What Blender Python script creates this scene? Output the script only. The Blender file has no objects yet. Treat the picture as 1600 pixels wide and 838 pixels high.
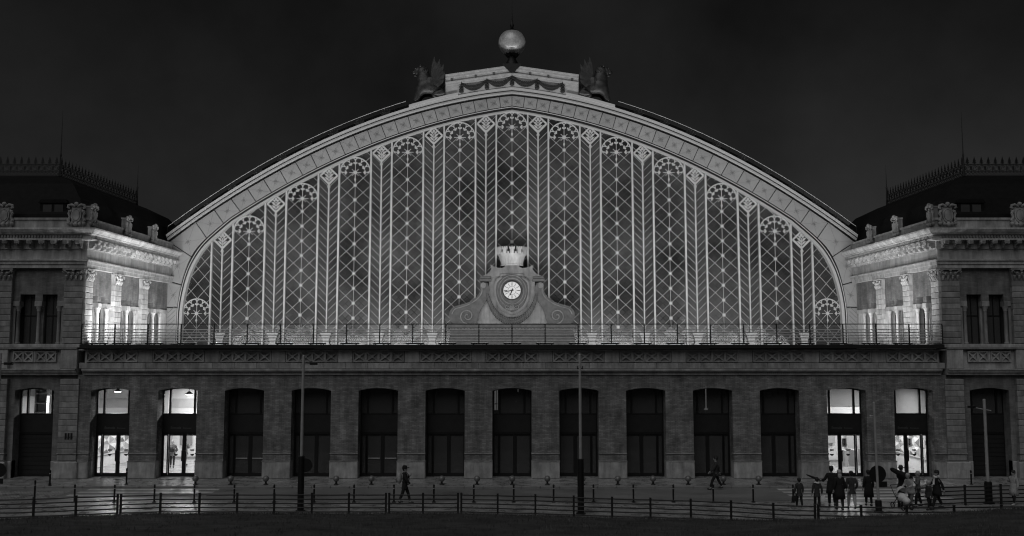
import bpy, math, random
from mathutils import Matrix, Vector
random.seed(7)
PI = math.pi
R = math.radians
S = bpy.context.scene
COL = S.collection

# ------------------------------------------------------------------ camera, sky, sun, exposure
cam_d = bpy.data.cameras.new('camera')
cam_d.sensor_width = 36.0
cam_d.lens = 1385.0 / 1600.0 * 36.0
cam_d.clip_end = 5000.0
cam = bpy.data.objects.new('camera', cam_d)
COL.objects.link(cam)
cam.location = (0.0, -50.0, 7.35)
cam.rotation_euler = (R(95.0), 0.0, 0.0)
S.camera = cam

SUN_EL, SUN_ROT = R(50.0), R(201.0)                   # a faint high glow behind the viewer's shoulder
world = bpy.data.worlds.new('World')
S.world = world
world.use_nodes = True
wn, wl = world.node_tree.nodes, world.node_tree.links
wn.clear()
sky = wn.new('ShaderNodeTexSky')
sky.sky_type = 'NISHITA'
sky.sun_disc = False
sky.sun_elevation = SUN_EL
sky.sun_rotation = SUN_ROT
sky.air_density = 1.0
sky.dust_density = 2.0
sbw = wn.new('ShaderNodeRGBToBW')                       # the photograph is black and white
wtc = wn.new('ShaderNodeTexCoord')
wno = wn.new('ShaderNodeTexNoise')                      # thin night cloud
wno.inputs['Scale'].default_value = 3.4
wno.inputs['Detail'].default_value = 5.0
wno.inputs['Roughness'].default_value = 0.55
wmr = wn.new('ShaderNodeMapRange')
wmr.inputs['From Min'].default_value = 0.3
wmr.inputs['From Max'].default_value = 0.7
wmr.inputs['To Min'].default_value = 0.5
wmr.inputs['To Max'].default_value = 1.5
wmu = wn.new('ShaderNodeMath'); wmu.operation = 'MULTIPLY'
wbg = wn.new('ShaderNodeBackground')
wbg.inputs['Strength'].default_value = 0.0039
wout = wn.new('ShaderNodeOutputWorld')
wl.new(sky.outputs[0], sbw.inputs[0])
wl.new(wtc.outputs['Generated'], wno.inputs['Vector'])
wl.new(wno.outputs[0], wmr.inputs['Value'])
wl.new(sbw.outputs[0], wmu.inputs[0])
wl.new(wmr.outputs[0], wmu.inputs[1])
wl.new(wmu.outputs[0], wbg.inputs['Color'])
wl.new(wbg.outputs[0], wout.inputs['Surface'])

sun_d = bpy.data.lights.new('night_glow', 'SUN')        # the city's glow from behind the viewer
sun_d.energy = 0.64
sun_d.angle = R(60.0)
sun_o = bpy.data.objects.new('night_glow', sun_d)
COL.objects.link(sun_o)
sun_o.rotation_euler = Vector((math.sin(SUN_ROT) * -math.cos(SUN_EL), -math.cos(SUN_ROT) * math.cos(SUN_EL), -math.sin(SUN_EL))).to_track_quat('-Z', 'Y').to_euler()

S.view_settings.view_transform = 'Standard'
S.view_settings.look = 'None'
S.view_settings.exposure = 0.0
S.view_settings.gamma = 1.0
S.view_settings.use_curve_mapping = False
S.render.engine = 'CYCLES'
S.cycles.max_bounces = 6
S.cycles.diffuse_bounces = 3
S.cycles.glossy_bounces = 3
S.cycles.transparent_max_bounces = 12
S.cycles.caustics_reflective = False
S.cycles.caustics_refractive = False
S.cycles.sample_clamp_indirect = 3.0
S.cycles.use_denoising = True
S.cycles.filter_width = 1.15

# ------------------------------------------------------------------ materials (all grey: a black and white place)
def new_mat(name):
    m = bpy.data.materials.new(name)
    m.use_nodes = True
    nt = m.node_tree
    return m, nt, nt.nodes['Principled BSDF']

def streaks(n, l, vec, sc, lo, hi):
    mp = n.new('ShaderNodeMapping'); mp.inputs['Scale'].default_value = sc
    l.new(vec, mp.inputs['Vector'])
    no = n.new('ShaderNodeTexNoise'); no.inputs['Scale'].default_value = 1.5; no.inputs['Detail'].default_value = 7.0; no.inputs['Roughness'].default_value = 0.7
    l.new(mp.outputs[0], no.inputs['Vector'])
    mr = n.new('ShaderNodeMapRange')
    mr.inputs['From Min'].default_value = 0.33; mr.inputs['From Max'].default_value = 0.67
    mr.inputs['To Min'].default_value = lo; mr.inputs['To Max'].default_value = hi
    l.new(no.outputs[0], mr.inputs['Value'])
    return mr.outputs[0]

def mk(name, c, rough=0.7, var=0.25, scale=2.0, bump=0.0, bscale=18.0, metal=0.0, spec=0.4, rand=0.0, stretch=(1, 1, 1), rvar=0.0):
    m, nt, b = new_mat(name)
    n, l = nt.nodes, nt.links
    b.inputs['Metallic'].default_value = metal
    b.inputs['Specular IOR Level'].default_value = spec
    b.inputs['Roughness'].default_value = rough
    tc = n.new('ShaderNodeTexCoord')
    mp = n.new('ShaderNodeMapping')
    mp.inputs['Scale'].default_value = stretch
    l.new(tc.outputs['Object'], mp.inputs['Vector'])
    no = n.new('ShaderNodeTexNoise')
    no.inputs['Scale'].default_value = scale
    no.inputs['Detail'].default_value = 6.0
    no.inputs['Roughness'].default_value = 0.62
    vec = mp.outputs[0]
    val = None
    if rand > 0:
        oi = n.new('ShaderNodeObjectInfo')
        ad = n.new('ShaderNodeVectorMath'); ad.operation = 'MULTIPLY_ADD'
        ad.inputs[1].default_value = (37.0, 19.0, 53.0)
        l.new(oi.outputs['Random'], ad.inputs[0])
        l.new(mp.outputs[0], ad.inputs[2])
        vec = ad.outputs[0]
        mr2 = n.new('ShaderNodeMapRange')
        mr2.inputs['To Min'].default_value = 1.0 - rand
        mr2.inputs['To Max'].default_value = 1.0 + rand
        l.new(oi.outputs['Random'], mr2.inputs['Value'])
        val = mr2.outputs[0]
    l.new(vec, no.inputs['Vector'])
    mr = n.new('ShaderNodeMapRange')
    mr.inputs['From Min'].default_value = 0.28
    mr.inputs['From Max'].default_value = 0.72
    mr.inputs['To Min'].default_value = c * (1 - var)
    mr.inputs['To Max'].default_value = c * (1 + var)
    l.new(no.outputs[0], mr.inputs['Value'])
    out = mr.outputs[0]
    if val is not None:
        mu = n.new('ShaderNodeMath'); mu.operation = 'MULTIPLY'
        l.new(out, mu.inputs[0]); l.new(val, mu.inputs[1])
        out = mu.outputs[0]
    if 'stone' in name or name in ('plinth', 'gable_light', 'gable'):
        mu = n.new('ShaderNodeMath'); mu.operation = 'MULTIPLY'
        l.new(out, mu.inputs[0]); l.new(streaks(n, l, vec, (2.2, 2.2, .35), .68, 1.28), mu.inputs[1])
        out = mu.outputs[0]
    l.new(out, b.inputs['Base Color'])
    if rvar > 0:
        rr = n.new('ShaderNodeMapRange')
        rr.inputs['From Min'].default_value = 0.35
        rr.inputs['From Max'].default_value = 0.65
        rr.inputs['To Min'].default_value = max(0.02, rough - rvar)
        rr.inputs['To Max'].default_value = min(1.0, rough + rvar)
        l.new(no.outputs[0], rr.inputs['Value'])
        l.new(rr.outputs[0], b.inputs['Roughness'])
    if bump > 0:
        n2 = n.new('ShaderNodeTexNoise')
        n2.inputs['Scale'].default_value = bscale
        n2.inputs['Detail'].default_value = 5.0
        l.new(vec, n2.inputs['Vector'])
        bp = n.new('ShaderNodeBump')
        bp.inputs['Strength'].default_value = bump
        bp.inputs['Distance'].default_value = 0.03
        l.new(n2.outputs[0], bp.inputs['Height'])
        l.new(bp.outputs[0], b.inputs['Normal'])
    return m

def mk_brick(name, c1, c2, mortar, w=0.26, h=0.072, rough=0.85, bump=0.5, flat=False, spec=0.2, wet=False, var=0.35):
    """bricks or pavers; flat=True lays them on the ground (x, y), else on a wall (x + y, z)"""
    m, nt, b = new_mat(name)
    n, l = nt.nodes, nt.links
    tc = n.new('ShaderNodeTexCoord')
    sp = n.new('ShaderNodeSeparateXYZ')
    l.new(tc.outputs['Object'], sp.inputs[0])
    cb = n.new('ShaderNodeCombineXYZ')
    if flat:
        l.new(sp.outputs[0], cb.inputs[0]); l.new(sp.outputs[1], cb.inputs[1])
    else:
        ad = n.new('ShaderNodeMath'); ad.operation = 'ADD'
        l.new(sp.outputs[0], ad.inputs[0]); l.new(sp.outputs[1], ad.inputs[1])
        l.new(ad.outputs[0], cb.inputs[0]); l.new(sp.outputs[2], cb.inputs[1])
    br = n.new('ShaderNodeTexBrick')
    br.inputs['Scale'].default_value = 1.0
    br.inputs['Brick Width'].default_value = w
    br.inputs['Row Height'].default_value = h
    br.inputs['Mortar Size'].default_value = min(0.012, h * 0.14)
    br.inputs['Mortar Smooth'].default_value = 0.3
    br.inputs['Bias'].default_value = -0.2
    for i, c in (('Color1', c1), ('Color2', c2), ('Mortar', mortar)):
        br.inputs[i].default_value = (c, c, c, 1)
    l.new(cb.outputs[0], br.inputs['Vector'])
    no = n.new('ShaderNodeTexNoise')
    no.inputs['Scale'].default_value = 1.3
    no.inputs['Detail'].default_value = 7.0
    no.inputs['Roughness'].default_value = 0.65
    l.new(tc.outputs['Object'], no.inputs['Vector'])
    mr = n.new('ShaderNodeMapRange')
    mr.inputs['From Min'].default_value = 0.3
    mr.inputs['From Max'].default_value = 0.7
    mr.inputs['To Min'].default_value = 1 - var
    mr.inputs['To Max'].default_value = 1 + var
    l.new(no.outputs[0], mr.inputs['Value'])
    vm = n.new('ShaderNodeVectorMath'); vm.operation = 'MULTIPLY'
    l.new(br.outputs['Color'], vm.inputs[0]); l.new(mr.outputs[0], vm.inputs[1])
    vm2 = n.new('ShaderNodeVectorMath'); vm2.operation = 'MULTIPLY'
    l.new(vm.outputs[0], vm2.inputs[0]); l.new(streaks(n, l, tc.outputs['Object'], (1.6, 1.6, .22) if not flat else (.5, 1.2, 1), .7, 1.3), vm2.inputs[1])
    l.new(vm2.outputs[0], b.inputs['Base Color'])
    b.inputs['Specular IOR Level'].default_value = spec
    b.inputs['Roughness'].default_value = rough
    if wet:
        rr = n.new('ShaderNodeMapRange')
        rr.inputs['From Min'].default_value = 0.38
        rr.inputs['From Max'].default_value = 0.62
        rr.inputs['To Min'].default_value = 0.16
        rr.inputs['To Max'].default_value = rough
        l.new(no.outputs[0], rr.inputs['Value'])
        l.new(rr.outputs[0], b.inputs['Roughness'])
    bp = n.new('ShaderNodeBump')
    bp.inputs['Strength'].default_value = bump
    bp.inputs['Distance'].default_value = 0.012
    bp.invert = True
    l.new(br.outputs['Fac'], bp.inputs['Height'])
    l.new(bp.outputs[0], b.inputs['Normal'])
    return m

def mk_glass(name, tint=0.9, dust=0.02, rough=0.05):
    m = bpy.data.materials.new(name)
    m.use_nodes = True
    n, l = m.node_tree.nodes, m.node_tree.links
    n.clear()
    out = n.new('ShaderNodeOutputMaterial')
    tr = n.new('ShaderNodeBsdfTransparent'); tr.inputs[0].default_value = (tint, tint, tint, 1)
    gl = n.new('ShaderNodeBsdfGlossy'); gl.inputs['Roughness'].default_value = rough
    gl.inputs['Color'].default_value = (0.9, 0.9, 0.9, 1)
    df = n.new('ShaderNodeBsdfDiffuse'); df.inputs[0].default_value = (0.5, 0.5, 0.5, 1)
    fr = n.new('ShaderNodeFresnel'); fr.inputs['IOR'].default_value = 1.45
    m1 = n.new('ShaderNodeMixShader'); m2 = n.new('ShaderNodeMixShader')
    m2.inputs[0].default_value = dust
    l.new(fr.outputs[0], m1.inputs[0]); l.new(tr.outputs[0], m1.inputs[1]); l.new(gl.outputs[0], m1.inputs[2])
    l.new(m1.outputs[0], m2.inputs[1]); l.new(df.outputs[0], m2.inputs[2])
    l.new(m2.outputs[0], out.inputs['Surface'])
    return m

def mk_emit(name, strength):
    m, nt, b = new_mat(name)
    b.inputs['Base Color'].default_value = (0.8, 0.8, 0.8, 1)
    b.inputs['Emission Color'].default_value = (1, 1, 1, 1)
    b.inputs['Emission Strength'].default_value = strength
    return m

M = {}
M['brick'] = mk_brick('brick', 0.175, 0.285, 0.13, var=0.45)
M['brick_wing'] = mk_brick('brick_wing', 0.16, 0.21, 0.15)
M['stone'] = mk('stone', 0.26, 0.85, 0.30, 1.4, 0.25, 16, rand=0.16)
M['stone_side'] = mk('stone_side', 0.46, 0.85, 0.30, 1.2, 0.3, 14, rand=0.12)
M['stone_dark'] = mk('stone_dark', 0.34, 0.88, 0.35, 1.6, 0.3, 18, rand=0.15)
M['plinth'] = mk('plinth', 0.36, 0.85, 0.28, 2.2, 0.2, 24, rand=0.12)
M['arch'] = mk('arch', 0.34, 0.6, 0.12, 0.5, 0.05, 8, rand=0.05)
M['arch_trim'] = mk('arch_trim', 0.52, 0.6, 0.06, 0.4)
M['star'] = mk('star', 0.20, 0.6, 0.1)
M['wall_grey'] = mk('wall_grey', 0.22, 0.8, 0.1, 0.6)
M['ball_metal'] = mk('ball_metal', 0.20, 0.4, 0.2, 6.0, metal=0.3)
M['lattice_thin'] = mk('lattice_thin', 0.48, 0.5, 0.15, 3.0)
M['lattice'] = mk('lattice', 0.58, 0.5, 0.12, 3.0)
M['attic'] = mk('attic', 0.48, 0.8, 0.20, 3.0)
M['garland'] = mk('garland', 0.030, 0.6, 0.4, 8.0, 0.6, 14)
M['bronze'] = mk('bronze', 0.05, 0.42, 0.55, 3.0, 0.35, 9, metal=0.35, spec=0.5)
M['globe'] = mk('globe', 0.50, 0.36, 0.25, 5.0, 0.1, 20, metal=0.25, spec=0.6)
M['iron'] = mk('iron', 0.012, 0.55, 0.4, 6.0)
M['iron_lit'] = mk('iron_lit', 0.55, 0.45, 0.2, 4.0, metal=0.3)  # balcony rails: iron with the floodlit brightness put into its colour
M['slate'] = mk('slate', 0.006, 0.75, 0.5, 3.0, 0.3, 12, spec=0.2)
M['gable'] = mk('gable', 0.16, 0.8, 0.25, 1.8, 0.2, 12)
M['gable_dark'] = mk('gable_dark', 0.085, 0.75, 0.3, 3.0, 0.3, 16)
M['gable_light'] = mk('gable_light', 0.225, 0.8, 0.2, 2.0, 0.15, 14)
M['crown_stone'] = mk('crown_stone', 0.42, 0.8, 0.15, 2.0)
M['dial'] = mk('dial', 0.62, 0.4, 0.05, 3.0)
M['black'] = mk('black', 0.008, 0.5, 0.3, 4.0)
M['frame'] = mk('frame', 0.010, 0.4, 0.3, 4.0)
M['panel_black'] = mk('panel_black', 0.016, 0.5, 0.3, 3.0)
M['sign_letter'] = mk('sign_letter', 0.10, 0.5, 0.1)
M['clear_glass'] = mk_glass('clear_glass', 0.92, 0.012)
M['dark_glass'] = mk_glass('dark_glass', 0.45, 0.11, 0.08)
M['white_wall'] = mk('white_wall', 0.66, 0.8, 0.06, 0.6)
M['white_ceiling'] = mk('white_ceiling', 0.45, 0.85, 0.06, 0.6)
M['lobby_floor'] = mk_brick('lobby_floor', 0.34, 0.42, 0.20, 0.6, 0.6, 0.25, 0.1, True, 0.5, var=.1)
M['inner_dark'] = mk('inner_dark', 0.05, 0.8, 0.3, 1.0)
M['facet_a'] = mk('facet_a', 0.75, 0.7, 0.05)
M['facet_b'] = mk('facet_b', 0.42, 0.7, 0.08)
M['facet_c'] = mk('facet_c', 0.24, 0.7, 0.08)
M['paper'] = mk('paper', 0.7, 0.8, 0.05)
M['road'] = mk('road', 0.20, 0.42, 0.35, 0.5, 0.35, 60, spec=0.6, rvar=0.22, stretch=(0.4, 1, 1))
M['pavement'] = mk_brick('pavement', 0.27, 0.36, 0.18, 0.4, 0.4, 0.5, 0.4, True, 0.6, True)
M['kerb'] = mk('kerb', 0.20, 0.6, 0.25, 2.0, 0.2, 14)
M['paint'] = mk('paint', 0.62, 0.32, 0.35, 2.2, 0.2, 40, spec=0.5)
M['soil'] = mk('soil', 0.064, 0.95, 0.5, 0.7, 0.8, 5, spec=0.1)
M['grass'] = mk('grass', 0.085, 0.8, 0.45, 0.5, spec=0.15)
M['pole'] = mk('pole', 0.42, 0.45, 0.15, 4.0, metal=0.3)
M['skin'] = mk('skin', 0.30, 0.6, 0.08, 6.0)
M['hair_dark'] = mk('hair_dark', 0.02, 0.6, 0.4, 30.0)
M['hair_grey'] = mk('hair_grey', 0.42, 0.6, 0.3, 30.0)
M['cloth_black'] = mk('cloth_black', 0.012, 0.85, 0.35, 9.0, 0.3, 30)
M['cloth_dark'] = mk('cloth_dark', 0.035, 0.85, 0.35, 9.0, 0.3, 30)
M['cloth_mid'] = mk('cloth_mid', 0.12, 0.85, 0.3, 9.0, 0.3, 30)
M['cloth_light'] = mk('cloth_light', 0.36, 0.85, 0.25, 9.0, 0.3, 30)
M['cloth_white'] = mk('cloth_white', 0.70, 0.85, 0.15, 9.0, 0.3, 30)
M['shoe'] = mk('shoe', 0.02, 0.5, 0.2)
M['shoe_light'] = mk('shoe_light', 0.4, 0.5, 0.2)
M['lens'] = mk_emit('lens', 1.2)
M['lamp_glow'] = mk_emit('lamp_glow', 6.0)
M['dim_glow'] = mk_emit('dim_glow', 0.32)

def mk_panes():
    """dusty old glazing: dark, half glossy; blotches paint in dirt and blurred interior light"""
    m, nt, b = new_mat('old_glass')
    n, l = nt.nodes, nt.links
    tc = n.new('ShaderNodeTexCoord'); geo = n.new('ShaderNodeNewGeometry')
    no = n.new('ShaderNodeTexNoise'); no.inputs['Scale'].default_value = 0.24; no.inputs['Detail'].default_value = 5.0
    no.inputs['Roughness'].default_value = 0.55
    l.new(geo.outputs['Position'], no.inputs['Vector'])
    oi = n.new('ShaderNodeObjectInfo')
    mr = n.new('ShaderNodeMapRange')
    mr.inputs['From Min'].default_value = 0.32; mr.inputs['From Max'].default_value = 0.72
    mr.inputs['To Min'].default_value = 0.022; mr.inputs['To Max'].default_value = 0.105
    l.new(no.outputs[0], mr.inputs['Value'])
    wn_ = n.new('ShaderNodeTexWhiteNoise'); wn_.noise_dimensions = '1D'
    l.new(geo.outputs['Random Per Island'], wn_.inputs['W'])
    ad = n.new('ShaderNodeMath'); ad.operation = 'ADD'
    l.new(wn_.outputs[0], ad.inputs[0]); l.new(oi.outputs['Random'], ad.inputs[1])
    m2 = n.new('ShaderNodeMapRange'); m2.inputs['From Max'].default_value = 2.0
    m2.inputs['To Min'].default_value = 0.72; m2.inputs['To Max'].default_value = 1.28
    l.new(ad.outputs[0], m2.inputs['Value'])
    mu = n.new('ShaderNodeMath'); mu.operation = 'MULTIPLY'
    l.new(mr.outputs[0], mu.inputs[0]); l.new(m2.outputs[0], mu.inputs[1])
    l.new(mu.outputs[0], b.inputs['Base Color'])
    b.inputs['Roughness'].default_value = 0.22
    b.inputs['Specular IOR Level'].default_value = 0.5
    return m
M['old_glass'] = mk_panes()

# ------------------------------------------------------------------ helpers: meshes and objects
I4 = Matrix.Identity(4)
WM = {}                                              # world matrix of every object made here

class MB:
    def __init__(s): s.v = []; s.f = []
    def add(s, vs, fs):
        k = len(s.v); s.v += [tuple(p) for p in vs]; s.f += [tuple(i + k for i in f) for f in fs]; return s
    def box(s, x0, x1, y0, y1, z0, z1):
        v = [(x, y, z) for z in (z0, z1) for y in (y0, y1) for x in (x0, x1)]
        return s.add(v, [(0, 2, 3, 1), (4, 5, 7, 6), (0, 1, 5, 4), (2, 6, 7, 3), (0, 4, 6, 2), (1, 3, 7, 5)])
    def cbox(s, x0, x1, y0, y1, z0, z1, c=0.02):
        """box with its front (low y) edges chamfered"""
        v = [(x0, y0 + c, z0), (x1, y0 + c, z0), (x1, y0 + c, z1), (x0, y0 + c, z1),
             (x0 + c, y0, z0 + c), (x1 - c, y0, z0 + c), (x1 - c, y0, z1 - c), (x0 + c, y0, z1 - c),
             (x0, y1, z0), (x1, y1, z0), (x1, y1, z1), (x0, y1, z1)]
        return s.add(v, [(4, 5, 6, 7), (0, 1, 5, 4), (1, 2, 6, 5), (2, 3, 7, 6), (3, 0, 4, 7),
                         (0, 8, 9, 1), (1, 9, 10, 2), (2, 10, 11, 3), (3, 11, 8, 0), (8, 11, 10, 9)])
    def prism(s, poly, y0, y1):
        """polygon in x, z (counter-clockwise seen from the front) pushed from y0 back to y1"""
        n = len(poly)
        v = [(x, y0, z) for x, z in poly] + [(x, y1, z) for x, z in poly]
        f = [tuple(range(n)), tuple(range(2 * n - 1, n - 1, -1))]
        f += [(i, i + n, (i + 1) % n + n, (i + 1) % n) for i in range(n)]
        return s.add(v, f)
    def flat(s, poly, y0, y1, c):
        """like prism with a chamfered front rim (convex polygons)"""
        n = len(poly); cx = sum(p[0] for p in poly) / n; cz = sum(p[1] for p in poly) / n
        inn = []
        for x, z in poly:
            d = math.hypot(x - cx, z - cz) or 1; k = max(0.0, 1 - c * 1.4 / d)
            inn.append((cx + (x - cx) * k, cz + (z - cz) * k))
        v = [(x, y0, z) for x, z in inn] + [(x, y0 + c, z) for x, z in poly] + [(x, y1, z) for x, z in poly]
        f = [tuple(range(n))]
        for a in (0, n):
            f += [(a + i, a + i + n, a + (i + 1) % n + n, a + (i + 1) % n) for i in range(n)]
        f.append(tuple(range(3 * n - 1, 2 * n - 1, -1)))
        return s.add(v, f)
    def bar(s, p, q, w, y0, y1):
        """straight bar in the x, z plane"""
        dx, dz = q[0] - p[0], q[1] - p[1]; L = math.hypot(dx, dz)
        if L < 1e-5: return s
        nx, nz = -dz / L * w / 2, dx / L * w / 2
        return s.prism([(p[0] + nx, p[1] + nz), (p[0] - nx, p[1] - nz), (q[0] - nx, q[1] - nz), (q[0] + nx, q[1] + nz)], y0, y1)
    def arcbar(s, c, r, a0, a1, w, y0, y1, n=10, rz=None):
        rz = rz or r
        pts = [(c[0] + r * math.cos(a0 + (a1 - a0) * i / n), c[1] + rz * math.sin(a0 + (a1 - a0) * i / n)) for i in range(n + 1)]
        return s.ribbon(pts, w, y0, y1)
    def ribbon(s, pts, w, y0, y1):
        n = len(pts); A = []; B = []
        for i in range(n):
            a = pts[max(0, i - 1)]; b = pts[min(n - 1, i + 1)]
            dx, dz = b[0] - a[0], b[1] - a[1]; L = math.hypot(dx, dz) or 1
            ww = w[i] if isinstance(w, (list, tuple)) else w
            A.append((pts[i][0] - dz / L * ww / 2, pts[i][1] + dx / L * ww / 2))
            B.append((pts[i][0] + dz / L * ww / 2, pts[i][1] - dx / L * ww / 2))
        return s.strip(A, B, y0, y1)
    def strip(s, A, B, y0, y1):
        """band between two polylines in x, z with thickness"""
        n = len(A)
        v = [(x, y0, z) for x, z in A] + [(x, y0, z) for x, z in B] + [(x, y1, z) for x, z in A] + [(x, y1, z) for x, z in B]
        f = []
        for i in range(n - 1):
            f += [(i, i + 1, n + i + 1, n + i)[::-1], (2 * n + i, 2 * n + i + 1, 3 * n + i + 1, 3 * n + i),
                  (i, 2 * n + i, 2 * n + i + 1, i + 1)[::-1], (n + i, n + i + 1, 3 * n + i + 1, 3 * n + i)[::-1]]
        f += [(0, n, 3 * n, 2 * n)[::-1], (n - 1, 2 * n - 1, 4 * n - 1, 3 * n - 1)]
        return s.add(v, f)
    def tube(s, pts, r, n=6, cap=True):
        P = [Vector(p) for p in pts]; m = len(P); rings = []
        up = None
        for i in range(m):
            d = (P[min(m - 1, i + 1)] - P[max(0, i - 1)]).normalized()
            if up is None:
                up = Vector((0, 0, 1)) if abs(d.z) < 0.9 else Vector((1, 0, 0))
            a = d.cross(up)
            if a.length < 1e-4: a = d.cross(Vector((0, 1, 0)))
            a.normalize(); b = d.cross(a).normalized(); up = -b if (-b).dot(up) > 0 else b
            rr = r[i] if isinstance(r, (list, tuple)) else r
            rings.append([P[i] + (a * math.cos(2 * PI * k / n) + b * math.sin(2 * PI * k / n)) * rr for k in range(n)])
        v = [p for g in rings for p in g]
        f = [(i * n + k, (i + 1) * n + k, (i + 1) * n + (k + 1) % n, i * n + (k + 1) % n)[::-1] for i in range(m - 1) for k in range(n)]
        if cap: f += [tuple(range(n)), tuple(range(m * n - 1, m * n - n - 1, -1))]
        return s.add(v, f)
    def lathe(s, prof, n=12, c=(0, 0, 0), sx=1.0, sy=1.0):
        """profile of (r, z) turned round the vertical axis"""
        m = len(prof)
        v = [(c[0] + r * sx * math.cos(2 * PI * k / n), c[1] + r * sy * math.sin(2 * PI * k / n), c[2] + z) for r, z in prof for k in range(n)]
        f = [(i * n + k, i * n + (k + 1) % n, (i + 1) * n + (k + 1) % n, (i + 1) * n + k) for i in range(m - 1) for k in range(n)]
        f += [tuple(range(n))[::-1], tuple(range((m - 1) * n, m * n))]
        return s.add(v, f)
    def disc(s, c, r, y0, y1, n=20, rz=None):
        rz = rz or r
        return s.prism([(c[0] + r * math.cos(2 * PI * k / n), c[1] + rz * math.sin(2 * PI * k / n)) for k in range(n)], y0, y1)
    def ball(s, c, r, n=10, m=6, sx=1, sy=1, sz=1):
        return s.lathe([(max(0.001, r * math.sin(PI * i / m)), -r * sz * math.cos(PI * i / m)) for i in range(m + 1)], n, c, sx, sy)
    def mesh(s, name, mat, smooth=False):
        me = bpy.data.meshes.new(name)
        me.from_pydata(s.v, [], s.f)
        me.materials.append(M[mat] if isinstance(mat, str) else mat)
        if smooth:
            me.polygons.foreach_set('use_smooth', [True] * len(me.polygons))
            if smooth == 'auto':
                me.set_sharp_from_angle(angle=R(38))
        me.update()
        return me
    def put(s, name, mat, parent=None, W=I4, smooth=False):
        return put(name, s.mesh(name, mat, smooth), parent, W)

def put(name, data, parent=None, W=I4):
    o = bpy.data.objects.new(name, data)
    COL.objects.link(o)
    if parent is not None:
        o.parent = parent
        o.matrix_parent_inverse = WM[parent.name].inverted()
    o.matrix_basis = W
    WM[o.name] = W.copy()
    return o

def T(x, y, z): return Matrix.Translation((x, y, z))
def RZ(a): return Matrix.Rotation(a, 4, 'Z')

def tag(o, label=None, cat=None, group=None, kind=None):
    if label: o['label'] = label
    if cat: o['category'] = cat
    if group: o['group'] = group
    if kind: o['kind'] = kind
    return o

def thing(name, label, cat, W=I4, group=None):
    return tag(put(name, None, None, W), label, cat, group)

def stuff(o): o['kind'] = 'stuff'; return o

def clip_poly(poly, clip):
    """Sutherland-Hodgman: poly against a convex counter-clockwise polygon"""
    out = poly
    n = len(clip)
    for i in range(n):
        ax, az = clip[i]; bx, bz = clip[(i + 1) % n]
        ex, ez = bx - ax, bz - az
        if abs(ex) + abs(ez) < 1e-9: continue
        src, out = out, []
        for j in range(len(src)):
            p, q = src[j], src[(j + 1) % len(src)]
            dp = ex * (p[1] - az) - ez * (p[0] - ax); dq = ex * (q[1] - az) - ez * (q[0] - ax)
            if dp >= 0: out.append(p)
            if (dp >= 0) != (dq >= 0):
                t = dp / (dp - dq); out.append((p[0] + (q[0] - p[0]) * t, p[1] + (q[1] - p[1]) * t))
        if not out: return []
    return out

def clip_seg(p, q, clip):
    t0, t1 = 0.0, 1.0
    n = len(clip)
    for i in range(n):
        ax, az = clip[i]; bx, bz = clip[(i + 1) % n]
        ex, ez = bx - ax, bz - az
        if abs(ex) + abs(ez) < 1e-9: continue
        dp = ex * (p[1] - az) - ez * (p[0] - ax); dq = ex * (q[1] - az) - ez * (q[0] - ax)
        if dp < 0 and dq < 0: return None
        if dp < 0: t0 = max(t0, dp / (dp - dq))
        elif dq < 0: t1 = min(t1, dp / (dp - dq))
    if t1 - t0 < 1e-4: return None
    f = lambda t: (p[0] + (q[0] - p[0]) * t, p[1] + (q[1] - p[1]) * t)
    return f(t0), f(t1)

def area(poly):
    return abs(sum(poly[i][0] * poly[(i + 1) % len(poly)][1] - poly[(i + 1) % len(poly)][0] * poly[i][1] for i in range(len(poly)))) / 2

def lerp_tab(tab, x):
    if x <= tab[0][0]: return tab[0][1]
    for (a, va), (b, vb) in zip(tab, tab[1:]):
        if x <= b:
            t = (x - a) / (b - a); t = t * t * (3 - 2 * t)
            return va + (vb - va) * t
    return tab[-1][1]

# ------------------------------------------------------------------ ground, road, pavements, lawn
FENCE = [(-24, -12.2), (-20.6, -11.6), (-18.9, -11.2), (-17.1, -10.8), (-15.5, -10.5), (-2.3, -10.5), (1, -10.9), (4.3, -11.5),
         (7.5, -12.0), (9.1, -12.4), (10.7, -13.0), (12.5, -13.3), (15.8, -13.6), (19.7, -13.4), (26, -13.0)]
EDGE_Z = [(-30, 0.10), (-18, 0.07), (2, 0.07), (6, 0.10), (9.2, 0.17), (11, 0.30), (16, 0.60), (21, 0.84), (28, 1.0)]

tag(MB().add([(-1500, -1500, -0.6), (1500, -1500, -0.6), (1500, 1500, -0.6), (-1500, 1500, -0.6)], [(0, 1, 2, 3)]).put('ground', 'soil'), kind='structure')
road = tag(MB().box(-90, 90, -7.2, -2.75, -0.5, -0.10).put('road', 'road'), kind='structure')
pav_far = tag(MB().box(-90, 90, -2.6, 0.96, -0.5, 0.0).put('pavement', 'pavement'), kind='structure')
pav_near = tag(MB().box(-90, 90, -22, -7.35, -0.5, 0.0).put('pavement', 'pavement'), kind='structure')
ks = MB().cbox(-0.495, 0.495, 0, 0.15, -0.45, 0.006, 0.03).mesh('kerb_stone', 'kerb')
for base, y, a in ((pav_far, -2.75, 0), (pav_near, -7.2, PI)):
    for i in range(-27, 28):
        put('kerb_stone', ks, base, T(i * 1.0, y, 0) @ RZ(a))
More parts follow.
